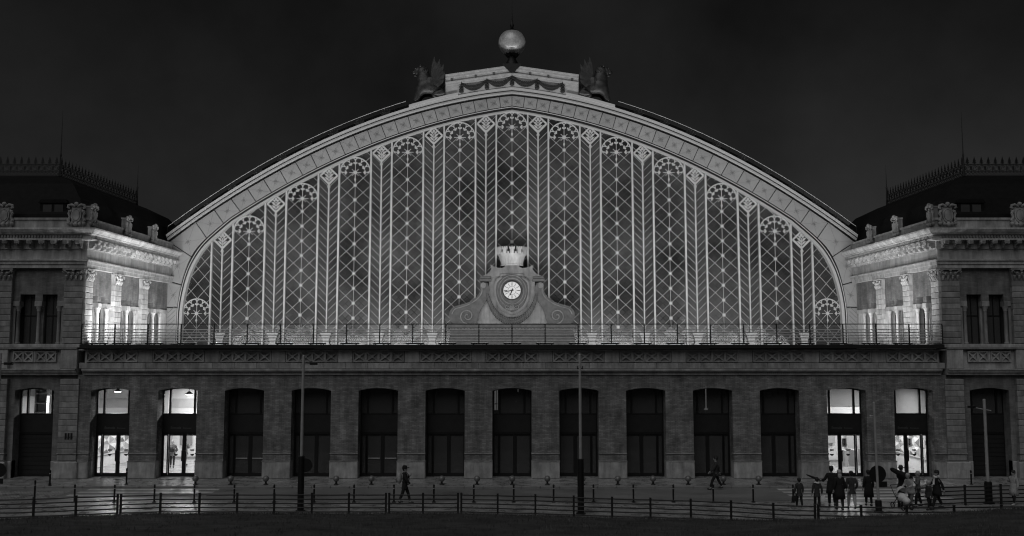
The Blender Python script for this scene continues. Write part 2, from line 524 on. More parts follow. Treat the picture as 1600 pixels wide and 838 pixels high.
# zebra crossings: bars run along the road
def stripe(x0, x1, y, w):
    n = 14; t = []; b = []
    for i in range(n + 1):
        x = x0 + (x1 - x0) * i / n
        t.append((x, y + w / 2 + random.uniform(-.02, .02), -0.094)); b.append((x, y - w / 2 + random.uniform(-.02, .02), -0.094))
    MB().add(b + t, [(i, i + 1, n + 2 + i, n + 1 + i) for i in range(n)]).put('crossing_stripe', 'paint', road)
for i, y in enumerate((-3.15, -4.05, -4.95, -5.85, -6.75)):
    stripe(-22.0 - 0.1 * i, -15.2, y, 0.48)
    stripe(13.8, 21.6, y, 0.48)

MB().box(-27, -22.6, -6.2, -3.6, -0.2, -0.092).put('lit_cobble_patch', mk_brick('lit_cobble_patch', .30, .42, .08, .16, .12, .5, .6, True, .5, True), road)  # cobbles with the light falling on them put into the paler colour

def lawn_z(x, y):
    ye = lerp_tab(FENCE, x) - 0.3; d = max(0.0, ye - y)
    z = lerp_tab(EDGE_Z, x)
    k = (5.75 - z) / (50 + ye)
    w = 0.05 * math.sin(x * 0.7 + y * 0.3) + 0.04 * math.sin(x * 1.9 - y * 1.1)
    return z + min(d * k, 5.75 - z) + w * min(1.0, d / 3.0)
nx, ny = 120, 60
vs = []
for j in range(ny + 1):
    for i in range(nx + 1):
        x = -60 + 120 * i / nx
        ye = lerp_tab(FENCE, x) - 0.3
        y = ye + (-64 - ye) * (j / ny) ** 1.6
        vs.append((x, y, lawn_z(x, y)))
fs = [(j * (nx + 1) + i, (j + 1) * (nx + 1) + i, (j + 1) * (nx + 1) + i + 1, j * (nx + 1) + i + 1) for j in range(ny) for i in range(nx)]
k0 = len(vs)
vs += [(vs[i][0], vs[i][1] + 0.12, -0.05) for i in range(nx + 1)]
fs += [(i, i + 1, k0 + i + 1, k0 + i) for i in range(nx)]
tag(MB().add(vs, fs).put('lawn', 'soil', smooth=True), kind='structure')
g = MB()
rg = random.Random(3)
def blade(x, y, z, h):
    a = rg.uniform(0, 2 * PI); w = rg.uniform(.008, .016); l = rg.uniform(-.6, .6) * h; b = rg.uniform(-.6, .6) * h
    k = len(g.v); cx, cy = math.cos(a) * w, math.sin(a) * w
    g.v += [(x - cx, y - cy, z - .02), (x + cx, y + cy, z - .02), (x + l, y + b, z + h)]; g.f.append((k, k + 1, k + 2))
for i in range(26000):
    x = rg.uniform(-27, 27); ye = lerp_tab(FENCE, x) - 0.3
    y = ye - 19 * rg.random() ** 1.7
    blade(x, y, lawn_z(x, y), rg.uniform(.04, .12))
for i in range(9000):
    x = rg.uniform(-27, 27); ye = lerp_tab(FENCE, x) - 0.3
    y = ye - rg.random() * .35 + .1 * rg.random()
    blade(x, y, lawn_z(x, min(y, ye)) - .02, rg.uniform(.05, .16))
tag(g.put('grass', 'grass'), 'short dark grass over the sloping lawn', 'grass', kind='stuff')

# ------------------------------------------------------------------ station hall: ground floor
hall = thing('station_hall', 'wide station hall with lit arched glass front above dark brick ground floor', 'station')
BAY = 3.74
HALF, SPR, RISE = 1.10, 4.84, 0.14
def arc_z(dx, half=HALF): return SPR + RISE * (1 - (dx / half) ** 2)
def bay_wall(mb, x0, x1, xc, z1, y0, y1, half=HALF):
    n = 10
    xs = [xc - half + 2 * half * i / n for i in range(n + 1)]
    for y, fl in ((y0, False), (y1, True)):
        P = [[(x0, y, 0), (xc - half, y, 0), (xc - half, y, z1), (x0, y, z1)], [(xc + half, y, 0), (x1, y, 0), (x1, y, z1), (xc + half, y, z1)]]
        P += [[(a, y, arc_z(a - xc, half)), (b, y, arc_z(b - xc, half)), (b, y, z1), (a, y, z1)] for a, b in zip(xs, xs[1:])]
        for p in P: mb.add(p, [(3, 2, 1, 0) if fl else (0, 1, 2, 3)])
    mb.add([(xc - half, y0, 0), (xc - half, y1, 0), (xc - half, y1, SPR), (xc - half, y0, SPR)], [(0, 1, 2, 3)])
    mb.add([(xc + half, y0, 0), (xc + half, y1, 0), (xc + half, y1, SPR), (xc + half, y0, SPR)], [(3, 2, 1, 0)])
    for a, b in zip(xs, xs[1:]):
        za, zb = arc_z(a - xc, half), arc_z(b - xc, half)
        mb.add([(a, y0, za), (b, y0, zb), (b, y1, zb), (a, y1, za)], [(3, 2, 1, 0)])
mb = MB()
XW = 6.5 * BAY
for k in range(-6, 7):
    bay_wall(mb, (k - .5) * BAY, (k + .5) * BAY, k * BAY, 5.72, 0.0, 0.9)
mb.put('front_wall', 'brick', hall)
# stone plinths and string courses on every pier
pw = (BAY - 2 * HALF) / 2 - 0.002
pm = MB().cbox(-pw - .02, pw + .02, -0.09, 0.5, 0.0, 0.92, 0.035).mesh('plinth', 'plinth')
cm = MB().cbox(-pw - .03, pw + .03, -0.11, 0.3, 0.92, 0.975, 0.02).mesh('plinth_cap', 'stone')
sm = MB().cbox(-pw - .02, pw + .02, -0.05, 0.3, 1.33, 1.40, 0.02).mesh('string_course', 'stone')
for k in range(-6, 6):
    xm = (k + .5) * BAY
    p = put('plinth', pm, hall, T(xm, 0, 0)); put('plinth_cap', cm, p, T(xm, 0, 0)); put('string_course', sm, p, T(xm, 0, 0))
for s in (-1, 1):
    p = MB().cbox(-.36, .36, -0.09, 0.5, 0, .92, .035).put('plinth', 'plinth', hall, T(s * 23.90, 0, 0))
    MB().cbox(-.36, .36, -0.11, 0.3, .92, .975, .02).put('plinth_cap', 'stone', p, T(s * 23.90, 0, 0))
    MB().cbox(-.36, .36, -0.05, 0.3, 1.33, 1.4, .02).put('string_course', 'stone', p, T(s * 23.90, 0, 0))
# cornice over the openings, dentils, frieze of crossed stone panels
XC = 24.0
mb = MB().box(-XC, XC, -.10, .9, 5.722, 5.79).box(-XC, XC, -.07, .9, 5.79, 5.88)
mb.box(-XC, XC, -.20, .9, 5.88, 5.96).box(-XC, XC, -.30, .9, 5.96, 6.06)
cor = mb.put('cornice', 'stone_dark', hall)
d = MB()
for i in range(-218, 219): d.box(i * .11 - .03, i * .11 + .03, -.13, -.07, 5.79, 5.86)
stuff(d.put('dentils', 'stone', cor))
fri = MB().box(-XC, XC, 0.06, .9, 6.06, 7.14).put('frieze', 'stone_dark', hall)
CW, CH = .72, .60
cp = MB()
cp.box(-CW / 2, CW / 2, -.06, .10, -CH / 2, -CH / 2 + .07).box(-CW / 2, CW / 2, -.06, .10, CH / 2 - .07, CH / 2)
cp.box(-CW / 2, -CW / 2 + .06, -.058, .10, -CH / 2 + .07, CH / 2 - .07).box(CW / 2 - .06, CW / 2, -.058, .10, -CH / 2 + .07, CH / 2 - .07)
ax, az = CW / 2 - .06, CH / 2 - .07
cp.bar((-ax, -az), (ax, az), .075, -.045, .09).bar((-ax, az), (ax, -az), .075, -.042, .09)
cp.disc((0, 0), .09, -.065, .05, 8)
cpm = cp.mesh('cross_panel', 'stone_dark')
blk = MB().cbox(-.40, .40, -.05, .10, 6.40, 7.06, .02).mesh('stone_block', 'stone_dark')
ash = MB().cbox(-.618, .618, -.03, .10, 6.07, 6.385, .012).mesh('ashlar_block', 'stone_dark')
cop = MB().cbox(-1.865, 1.865, -.12, .9, 7.07, 7.139, .02).mesh('coping_stone', 'stone_dark')
for k in range(-6, 7):
    for j in range(4):
        put('cross_panel', cpm, fri, T(k * BAY + (j - 1.5) * (CW + .004), 0, 6.73))
    put('coping_stone', cop, fri, T(k * BAY, 0, 0))
for k in range(-6, 6):
    put('stone_block', blk, fri, T((k + .5) * BAY, 0, 0))
for i in range(-19, 20):
    put('ashlar_block', ash, fri, T(i * 1.245, 0, 0))
slab = MB().box(-24.05, 24.05, -.50, 12.4, 7.20, 7.36)
slab.box(-24.05, 24.05, -.53, -.49, 7.19, 7.40)
slab.put('balcony_slab', 'iron', hall)
MB().box(-24.05, 24.05, -.48, 12.4, 7.362, 7.375).put('balcony_floor', 'stone_dark', hall)

# ------------------------------------------------------------------ doors in the openings
LIT = (-6, -5, 5, 6)
def frame_mesh():
    f = MB(); y0, y1 = 0.0, .10
    n = 12; xs = [-HALF + 2 * HALF * i / n for i in range(n + 1)]
    A = [(x, arc_z(x)) for x in xs]; B = [(x * .955, arc_z(x) - .07) for x in xs]
    f.strip(A, B, y0, y1)
    f.box(-HALF, -HALF + .05, y0 + .002, y1 - .002, 0, SPR - .02).box(HALF - .05, HALF, y0 + .002, y1 - .002, 0, SPR - .02)
    for s in (-1, 1): f.box(s * .70 - .05, s * .70 + .05, y0 - .02, y1 + .02, 3.50, 4.88)
    f.box(-HALF + .05, HALF - .05, y0 - .03, y1 + .03, 3.43, 3.52)
    f.box(-HALF + .05, HALF - .05, y0 - .03, y1 + .03, 2.36, 2.46)
    f.box(-HALF + .05, HALF - .05, y0 - .01, y1 + .01, 0.0, .09)
    return f
frm = frame_mesh().mesh('door_frame', 'frame')
tpm = MB().cbox(-HALF + .05, HALF - .05, -.04, .09, 2.46, 3.43, .01).mesh('transom_panel', 'panel_black')
def fan_pane(x0, x1):
    n = 8; xs = [x0 + (x1 - x0) * i / n for i in range(n + 1)]
    poly = [(x0, 3.52), (x1, 3.52)] + [(x, arc_z(x) - .06) for x in reversed(xs)]
    return MB().prism(poly, .04, .06)
stile = MB().box(-.06, .06, .0, .09, .09, 2.36).mesh('stile', 'frame')
lmesh = {}
def leaf_mesh(w):
    f = MB().box(0, .06, .01, .08, .09, 2.35).box(w - .06, w, .01, .08, .09, 2.35)
    return f.box(.06, w - .06, .01, .08, .09, .19).box(.06, w - .06, .01, .08, 2.27, 2.35)
def pane_mesh(w): return MB().box(.058, w - .058, .035, .055, .188, 2.272)
for m in ('clear_glass', 'dark_glass'):
    lmesh[m] = (fan_pane(-1.05, -.75).mesh('pane', m), fan_pane(-.65, .65).mesh('pane', m), fan_pane(.75, 1.05).mesh('pane', m))
    lmesh[m, 'leaf'] = pane_mesh(.84).mesh('pane', m); lmesh[m, 'side'] = pane_mesh(.30).mesh('pane', m)
lm, lm_s = leaf_mesh(.84).mesh('door_leaf', 'frame'), leaf_mesh(.30).mesh('sidelight', 'frame')
hm = MB().cbox(-.13, .13, -.07, .012, .85, 1.45, .01).mesh('pull_plate', 'black')
bm_ = MB().tube([(.10, -.06, 1.02), (.74, -.06, 1.02)], .018).tube([(.12, -.06, 1.02), (.12, .02, 1.02)], .014).tube([(.72, -.06, 1.02), (.72, .02, 1.02)], .014).mesh('push_bar', 'iron_lit')
def text(body, size, x, z, y, mat, parent, W, name='lettering'):
    c = bpy.data.curves.new(name, 'FONT')
    c.body = body; c.size = size; c.extrude = .004; c.materials.append(M[mat])
    tmp = bpy.data.objects.new(name, c)
    me = bpy.data.meshes.new_from_object(tmp)
    bpy.data.objects.remove(tmp); bpy.data.curves.remove(c)
    return stuff(put(name, me, parent, W @ T(x, y, z) @ Matrix.Rotation(PI / 2, 4, 'X')))
sticker_t = MB().prism([(.11 * math.cos(a), .11 * math.sin(a)) for a in [PI * i / 10 for i in range(11)]], -.004, 0).mesh('sticker', 'black')
for k in range(-6, 7):
    lit = k in LIT
    gm = 'clear_glass' if lit else 'dark_glass'
    W = T(k * BAY, .80, 0)
    fr = put('door_frame', frm, hall, W)
    for q in lmesh[gm]: put('pane', q, fr, W)
    put('transom_panel', tpm, fr, W)
    if lit:
        text('Entrada', .19, -.62, 2.66, -.045, 'sign_letter', fr, W)
        text('Entrance', .13, .10, 2.66, -.045, 'sign_letter', fr, W)
    s = 1 if k <= 0 else -1                       # the side light stands on the outer side
    Wm = W @ Matrix.Diagonal((s, 1, 1, 1))
    put('sidelight', lm_s, fr, Wm @ T(-1.05, 0, 0)); put('pane', lmesh[gm, 'side'], fr, Wm @ T(-1.05, 0, 0))
    for x0 in (-.72, .21):
        put('door_leaf', lm, fr, Wm @ T(x0, 0, 0)); put('pane', lmesh[gm, 'leaf'], fr, Wm @ T(x0, 0, 0))
    put('stile', stile, fr, Wm @ T(.165, 0, 0))
    if lit:
        put('pull_plate', hm, fr, Wm @ T(.165, 0, 0))
        for x0 in (-.30, .62):
            put('sticker', sticker_t, fr, Wm @ T(x0, .03, 1.25) @ Matrix.Rotation(PI, 4, 'Y'))
            MB().box(-.11, .11, -.004, 0, .16, .26).put('notice', 'facet_b', fr, Wm @ T(x0, .03, 1.25))
    elif k in (-2, -4):
        put('push_bar', bm_, fr, Wm @ T(-.72, 0, 0)); put('push_bar', bm_, fr, Wm @ T(.21, 0, 0))
    if k in (5, 6):
        MB().box(-.13, .13, -.004, 0, 1.65, 2.12).put('notice', 'paper' if k == 6 else 'facet_c', fr, W @ T(-.45 + (.55 if k == 5 else .5), .03, 0))
        MB().bar((0, 1.75), (0, 1.98), .03, -.008, -.003).bar((-.06, 1.83), (0, 1.75), .03, -.0085, -.003).bar((.06, 1.83), (0, 1.75), .03, -.0082, -.003).disc((0, 2.04), .045, -.008, -.003, 10).put('notice_print', 'black', fr, W @ T(-.45 + (.55 if k == 5 else .5), .03, 0))

# ------------------------------------------------------------------ rooms behind the doors
def room(x0, x1, y1, zc, wall, ceil, floor):
    r = MB().box(x0, x1, 1.0, y1, -.02, .03).put('lobby_floor', floor, hall)
    MB().box(x0, x1, y1, y1 + .1, .03, zc).put('lobby_wall', wall, hall)
    MB().box(x0 - .1, x0, .905, y1, -.02, zc).put('lobby_wall', wall, hall)
    MB().box(x1, x1 + .1, .905, y1, -.02, zc).put('lobby_wall', wall, hall)
    MB().box(x0 - .1, x1 + .1, .905, y1 + .1, zc, zc + .1).put('lobby_ceiling', ceil, hall)
room(-30.2, -16.9, 8.5, 5.55, 'white_wall', 'white_ceiling', 'lobby_floor')
room(16.9, 24.4, 7.0, 5.55, 'white_wall', 'wall_grey', 'lobby_floor')
MB().box(16.95, 24.35, 6.92, 6.99, 3.5, 5.5).put('upper_wall', 'wall_grey', hall); MB().box(24.28, 24.39, 1.0, 6.9, 3.0, 5.5).put('upper_wall', 'wall_grey', hall)
room(-16.6, 16.6, 6.0, 5.55, 'inner_dark', 'inner_dark', 'inner_dark')
def area_light(name, loc, size, sy, power, aim, parent, spread=PI):
    ld = bpy.data.lights.new(name, 'AREA'); ld.shape = 'RECTANGLE'; ld.size = size; ld.size_y = sy; ld.energy = power; ld.spread = spread
    W = T(*loc) @ Vector(aim).to_track_quat('-Z', 'Y').to_matrix().to_4x4()
    return put(name, ld, parent, W)
def ceiling_lamp(x, y, power, label, drop=.9):
    t = thing('pendant_lamp', label, 'lamp', T(x, y, 5.55), 'pendant lamps in the lit lobbies')
    MB().tube([(x, y, 5.55), (x, y, 5.55 - drop)], .018).put('rod', 'black', t)
    MB().lathe([(.05, .16), (.09, .12), (.22, .02), (.26, 0), (.20, -.005)], 14, (x, y, 5.55 - drop - .14)).put('lamp_shade', 'black', t, smooth='auto')
    MB().lathe([(.20, 0), (.15, -.04), (.02, -.06)], 14, (x, y, 5.55 - drop - .15)).put('bulb', 'lamp_glow', t, smooth=True)
    area_light('lamp_light', (x, y, 5.55 - drop - .24), .4, .4, power, (0, 0, -1), t)
LP = 215
for x, y, lb, dr in ((-23.2, 2.6, 'black pendant lamp behind the first lit doorway from the stone pilaster at the zebra crossing', .75), (-19.0, 2.6, 'black pendant lamp behind the lit doorway with two people inside', .9),
                 (-26.9, 3.4, 'black pendant lamp behind the lit fanlight over a black shutter', .9), (-20.2, 6.6, 'black pendant lamp deep inside the lobby behind the zebra crossing', .6),
                 (20.0, 3.0, 'black pendant lamp behind the lit doorway nearest the round sign', .45), (22.2, 4.6, 'black pendant lamp behind the lit doorway with faceted wall', .6)):
    ceiling_lamp(x, y, LP, lb, dr)
# beams seen through the fanlight near the round sign
for y in (2.4, 3.8, 5.2): MB().box(16.95, 20.6, y, y + .28, 5.1, 5.54).put('ceiling_beam', 'inner_dark', hall)
# faceted relief walls in both lobbies
def facet_wall(p0, p1, nx_, nz_, h0, h1, label):
    d_ = Vector((p1[0] - p0[0], p1[1] - p0[1], 0)); L = d_.length; d_.normalize()
    W = Matrix(((d_.x, -d_.y, 0, p0[0]), (d_.y, d_.x, 0, p0[1]), (0, 0, 1, 0.03), (0, 0, 0, 1)))
    t = thing('relief_wall', label, 'wall', T(p0[0], p0[1], .03))
    MB().box(0, L, .06, .22, 0, h1 + .15).put('wall_panel', 'white_wall', t, W)
    MB().box(0, L, .0, .06, h0 - .12, h0 - .06).put('ledge', 'facet_c', t, W)
    rr = random.Random(5); cw, ch = L / nx_, (h1 - h0) / nz_
    for i in range(nx_):
        for j in range(nz_):
            x0, z0 = i * cw, h0 + j * ch; a, b, c, e = (x0, z0), (x0 + cw, z0), (x0 + cw, z0 + ch), (x0, z0 + ch)
            m_ = (x0 + cw / 2, z0 + ch / 2)
            for q, tri in enumerate(((a, b, m_), (b, c, m_), (c, e, m_), (e, a, m_))):
                if rr.random() < .12: continue
                dep = -.06
                v = [(tri[0][0], .055, tri[0][1]), (tri[1][0], .055, tri[1][1]), (tri[2][0], dep, tri[2][1]), (tri[0][0], .06, tri[0][1] + .001), (tri[1][0], .06, tri[1][1]), (tri[2][0], .06, tri[2][1])]
                mt = ('facet_a', 'facet_b', 'facet_a', 'facet_c')[(q + i + 2 * j) % 4]
                MB().add(v, [(0, 1, 2), (0, 3, 4, 1), (1, 4, 5, 2), (2, 5, 3, 0)]).put('facet', mt, t, W)
facet_wall((-25.4, 2.4), (-24.0, 8.0), 8, 3, .75, 2.4, 'white relief wall of grey triangles inside the lobby behind the zebra crossing by the pilaster')
facet_wall((24.05, 6.6), (24.05, 1.1), 8, 3, .75, 2.4, 'white relief wall of grey triangles inside the doorway behind the round sign')
# dim lamps seen inside three dark bays
def tube_lamp(x, y, z0, z1, w, label):
    t = thing('tube_lamp', label, 'lamp', T(x, y, 5.55))
    MB().tube([(x, y, 5.55), (x, y, z1)], .012).put('wire', 'black', t)
    MB().tube([(x, y, z1), (x, y, z0)], w).put('tube', 'dim_glow', t)
    MB().lathe([(.05, 0), (.13, -.06), (.12, -.1), (.03, -.12)], 10, (x, y, z0)).put('lamp_head', 'dim_glow', t)
tube_lamp(11.25, 1.9, 3.75, 5.1, .035, 'dim hanging tube lamp inside the doorway where a person walks past')
tube_lamp(.35, 1.8, 4.2, 5.0, .02, 'faint short tube lamp inside the middle doorway under the clock')
t = thing('lit_slot', 'narrow bright lit panel in the fanlight of the middle doorway under the clock', 'lamp', T(-1.05, 2.0, 3.8))
MB().cbox(-1.02, -.82, 2.0, 2.05, 3.62, 4.85, .01).put('diffuser', mk_emit('slot_glow', .35), t)
MB().box(-.92, -.89, 1.97, 1.998, 3.62, 4.85).put('bar', 'black', t); MB().box(-1.0, -.84, 1.98, 1.997, 3.95, 4.0).put('bar', 'black', t)

sh = thing('shelf_unit', 'grey open shelf seen through the lit fanlight above the black shutter', 'shelf', T(-27.9, 3.0, 3.0))
for x in (-28.25, -27.6): MB().box(x - .03, x + .03, 3.0, 3.3, 3.0, 4.95).put('upright', 'facet_c', sh)
for z in (3.4, 3.95, 4.5, 4.92): MB().box(-28.22, -27.63, 3.0, 3.3, z - .03, z + .03).put('shelf', 'facet_b', sh)
MB().box(-28.22, -27.63, 3.3, 3.33, 3.0, 4.95).put('back_panel', 'facet_b', sh)
MB().box(-30.1, -25.6, 4.4, 4.5, 4.3, 5.5).put('upper_wall', 'facet_b', hall)
# fittings in the lobbies: skirting, posters, pillars, gates
MB().box(-30.1, -17.0, 8.44, 8.495, .03, .16).put('skirting', 'facet_c', hall); MB().box(17.0, 24.3, 6.86, 6.915, .03, .16).put('skirting', 'facet_c', hall)
MB().box(-30.1, -17.0, 8.46, 8.49, 2.55, 2.62).put('picture_rail', 'facet_b', hall); MB().box(-30.1, -17.0, 8.46, 8.49, 3.3, 3.9).put('wall_band', 'facet_b', hall)
for x, w, z0, z1, m_ in ((-21.2, .8, .9, 2.2, 'facet_c'), (-22.6, 1.0, .16, 2.3, 'facet_b'), (-24.6, .7, 1.0, 2.1, 'facet_c'), (-19.4, .5, 1.2, 1.8, 'facet_b')):
    MB().cbox(x - w / 2, x + w / 2, 8.40, 8.45, z0, z1, .01).put('poster', m_, hall)
for x, w, z0, z1, m_ in ((20.2, .5, 1.2, 1.8, 'facet_b'), (21.6, .9, .16, 2.3, 'facet_b'), (19.0, .6, 1.0, 2.0, 'facet_c'), (22.9, .9, .16, 2.2, 'facet_c')):
    MB().cbox(x - w / 2, x + w / 2, 6.80, 6.85, z0, z1, .01).put('poster', m_, hall)
for x, y in ((-22.2, 7.4), (18.2, 5.4)): MB().box(x - .16, x + .16, y, y + .32, .03, 5.5).put('pillar', 'facet_b', hall)
for x in (20.3, 20.9, 21.5): MB().cbox(x - .1, x + .1, 4.6, 5.6, .03, 1.0, .03).put('ticket_gate', 'facet_b', hall)
# notices and pale panels behind the dark glass
for x, y, z0, z1, w, m_ in ((7.05, 1.0, .25, 1.45, .62, 'wall_grey'), (7.95, 1.02, .25, .75, .5, 'wall_grey'), (-10.95, 1.0, 2.0, 2.25, .45, 'wall_grey'), (-11.2, 1.1, .4, 1.2, .8, 'inner_dark'), (14.55, 1.0, 4.45, 4.7, .5, 'facet_b'),
                           (-3.55, 1.0, 3.75, 4.75, .8, 'inner_dark'), (.55, 1.1, 3.7, 4.7, .6, 'inner_dark'), (4.0, 1.1, 3.8, 4.6, .7, 'inner_dark')):
    MB().cbox(x - w / 2, x + w / 2, y, y + .03, z0, z1, .005).put('notice_panel', m_, hall)

# ------------------------------------------------------------------ the great arch
YA = 12.5                                             # face of the arch
def zO(x): x = abs(x); return 25.78 - .1 * x - .01375 * x * x
def zP(x): x = abs(x); return 24.46 - .14 * x - .0133 * x * x
XO = 24.4
# inner edge of the panels: crown to floor on the +x side
PIN = [(x * .5, zP(x * .5)) for x in range(0, 41)]
def catmull(pts, n):
    out = []
    P = [pts[0]] + pts + [pts[-1]]
    for i in range(1, len(P) - 2):
        for k in range(n):
            t = k / n; a, b, c, d_ = P[i - 1], P[i], P[i + 1], P[i + 2]
            out.append(tuple(.5 * (2 * b[j] + (c[j] - a[j]) * t + (2 * a[j] - 5 * b[j] + 4 * c[j] - d_[j]) * t * t + (3 * b[j] - a[j] - 3 * c[j] + d_[j]) * t ** 3) for j in (0, 1)))
    out.append(pts[-1]); return out
PIN += catmull([(20.0, zP(20)), (20.9, 15.55), (21.75, 14.75), (22.4, 13.9), (22.95, 12.8), (23.3, 11.6), (23.52, 10.3), (23.58, 9.2), (23.58, 7.376)], 5)[1:]
def offset(pts, d_):
    out = []
    for i, p in enumerate(pts):
        a = pts[max(0, i - 1)]; b = pts[min(len(pts) - 1, i + 1)]
        if i == 0: out.append((0.0, p[1] - (d_(1.0) if callable(d_) else d_) * 1.01)); continue
        dx, dz = b[0] - a[0], b[1] - a[1]; L = math.hypot(dx, dz)
        e_ = d_ if not callable(d_) else d_(abs(dx / L))
        out.append((p[0] + dz / L * e_, p[1] - dx / L * e_))
    return out
GIN = offset(PIN, .27); GIN[-1] = (GIN[-1][0], 7.376)
MIDI = offset(PIN, .05); MIDI[-1] = (MIDI[-1][0], 7.376)
def both(pts): return [(-x, z) for x, z in reversed(pts)] + pts[1:]
GLASS = [(p[0], p[1]) for p in reversed(both(GIN))]     # counter-clockwise: right foot, over the crown, left foot
# backing of the band
def polyline_len(p): return [0] + [sum(math.dist(p[i], p[i + 1]) for i in range(k + 1)) for k in range(len(p) - 1)]
OUT = [(x * .4, zO(x * .4) - .42) for x in range(0, 62)]
OUT[-1] = (XO, zO(XO) - .42)
OUTW = OUT + [(XO, z) for z in (13.5, 12, 10.5, 9, 7.376)]
def resample(p, n):
    L = polyline_len(p); out = []; j = 0
    for i in range(n):
        s = L[-1] * i / (n - 1)
        while j < len(p) - 2 and L[j + 1] < s: j += 1
        t = (s - L[j]) / max(1e-9, L[j + 1] - L[j]); out.append((p[j][0] + (p[j + 1][0] - p[j][0]) * t, p[j][1] + (p[j + 1][1] - p[j][1]) * t))
    return out
band = MB().strip(both(resample(OUTW, 70)), both(resample(PIN, 70)), YA + .06, YA + .9).put('arch_band', 'iron', hall)
# moulded cornice that follows the arch
E0 = [(x * .61, zO(x * .61)) for x in range(0, 41)]
def lift(pts, d_): return [(x, z + d_) for x, z in pts]
mb = MB()
for a, b, y in ((0.0, -.10, -.42), (-.10, -.20, -.34), (-.20, -.34, -.22), (-.34, -.41, -.10)):
    mb.strip(both(lift(E0, a)), both(lift(E0, b)), YA + y, YA + .9)
mb.put('arch_cornice', 'arch_trim', hall)
for a, b, y in ((-.205, -.235, -.35), (-.43, -.475, -.11)): MB().strip(both(lift(E0, a)), both(lift(E0, b)), YA + y, YA + .9).put('arch_groove_shade', 'iron', hall)  # black strips paint the shadow lines below the cornice steps
# inner mouldings round the glass
MB().strip(both(PIN), both(MIDI), YA - .06, YA + .95).put('arch_moulding', 'arch_trim', hall)
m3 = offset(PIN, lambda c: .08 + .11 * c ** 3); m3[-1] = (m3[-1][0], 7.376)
MB().strip(both(m3), both(GIN), YA + .12, YA + .95).put('arch_moulding', 'arch_trim', hall)
MB().strip(both(MIDI), both(m3), YA - .03, YA + .95).put('arch_groove_shade', 'iron', hall)  # black groove strip paints in the soffit's shadow, widest at the crown
# panels on the band, each with its star
JX = [0.0, .92, 1.85, 2.78, 3.71, 4.64, 5.58, 6.53, 7.48, 8.44, 9.4, 10.38, 11.36, 12.37, 13.38, 14.42, 15.5, 16.6, 17.75, 18.88, 20.03, 21.2, 22.5]
def outer_pt(x): return (x, zO(x) - .44)
LP_ = polyline_len(PIN)
def inner_near(p, n_):                                  # where the joint meets the inner edge
    best = None
    for i in range(len(PIN) - 1):
        for t in (0, .2, .4, .6, .8):
            q = (PIN[i][0] + (PIN[i + 1][0] - PIN[i][0]) * t, PIN[i][1] + (PIN[i + 1][1] - PIN[i][1]) * t)
            d_ = (q[0] - p[0]) * n_[1] - (q[1] - p[1]) * n_[0]
            if best is None or abs(d_) < best[0]: best = (abs(d_), LP_[i] + math.dist(PIN[i], q))
    return best[1]
pairs = []
for x in JX:
    sl = .1 + .0275 * x if x > 0 else 0
    n_ = (-sl / math.hypot(1, sl), -1 / math.hypot(1, sl))
    pairs.append((outer_pt(x), inner_near(outer_pt(x), n_)))
def s_at(z):
    for i in range(len(PIN) - 1, 0, -1):
        if PIN[i][1] <= z <= PIN[i - 1][1]:
            return LP_[i - 1] + math.dist(PIN[i - 1], PIN[i]) * (PIN[i - 1][1] - z) / max(1e-6, PIN[i - 1][1] - PIN[i][1])
def P_at(s):
    for i in range(len(PIN) - 1):
        if s <= LP_[i + 1]:
            t = (s - LP_[i]) / (LP_[i + 1] - LP_[i]); return (PIN[i][0] + (PIN[i + 1][0] - PIN[i][0]) * t, PIN[i][1] + (PIN[i + 1][1] - PIN[i][1]) * t)
    return PIN[-1]
for zo, zi in ((14.7, 13.55), (11.9, 11.6), (10.05, 10.05), (7.38, 7.38)):
    pairs.append(((XO, zo), s_at(zi) if zi > 7.4 else LP_[-1]))
star = MB()
for i in range(8):
    a = PI * i / 4 + PI / 8
    star.bar((.02 * math.cos(a), .02 * math.sin(a)), ((.24 if i % 2 else .17) * math.cos(a), (.24 if i % 2 else .17) * math.sin(a)), .022, -.028, .0)
star.disc((0, 0), .03, -.032, 0, 8)
star_m = star.mesh('star_ornament', 'star')
wire_c = {}
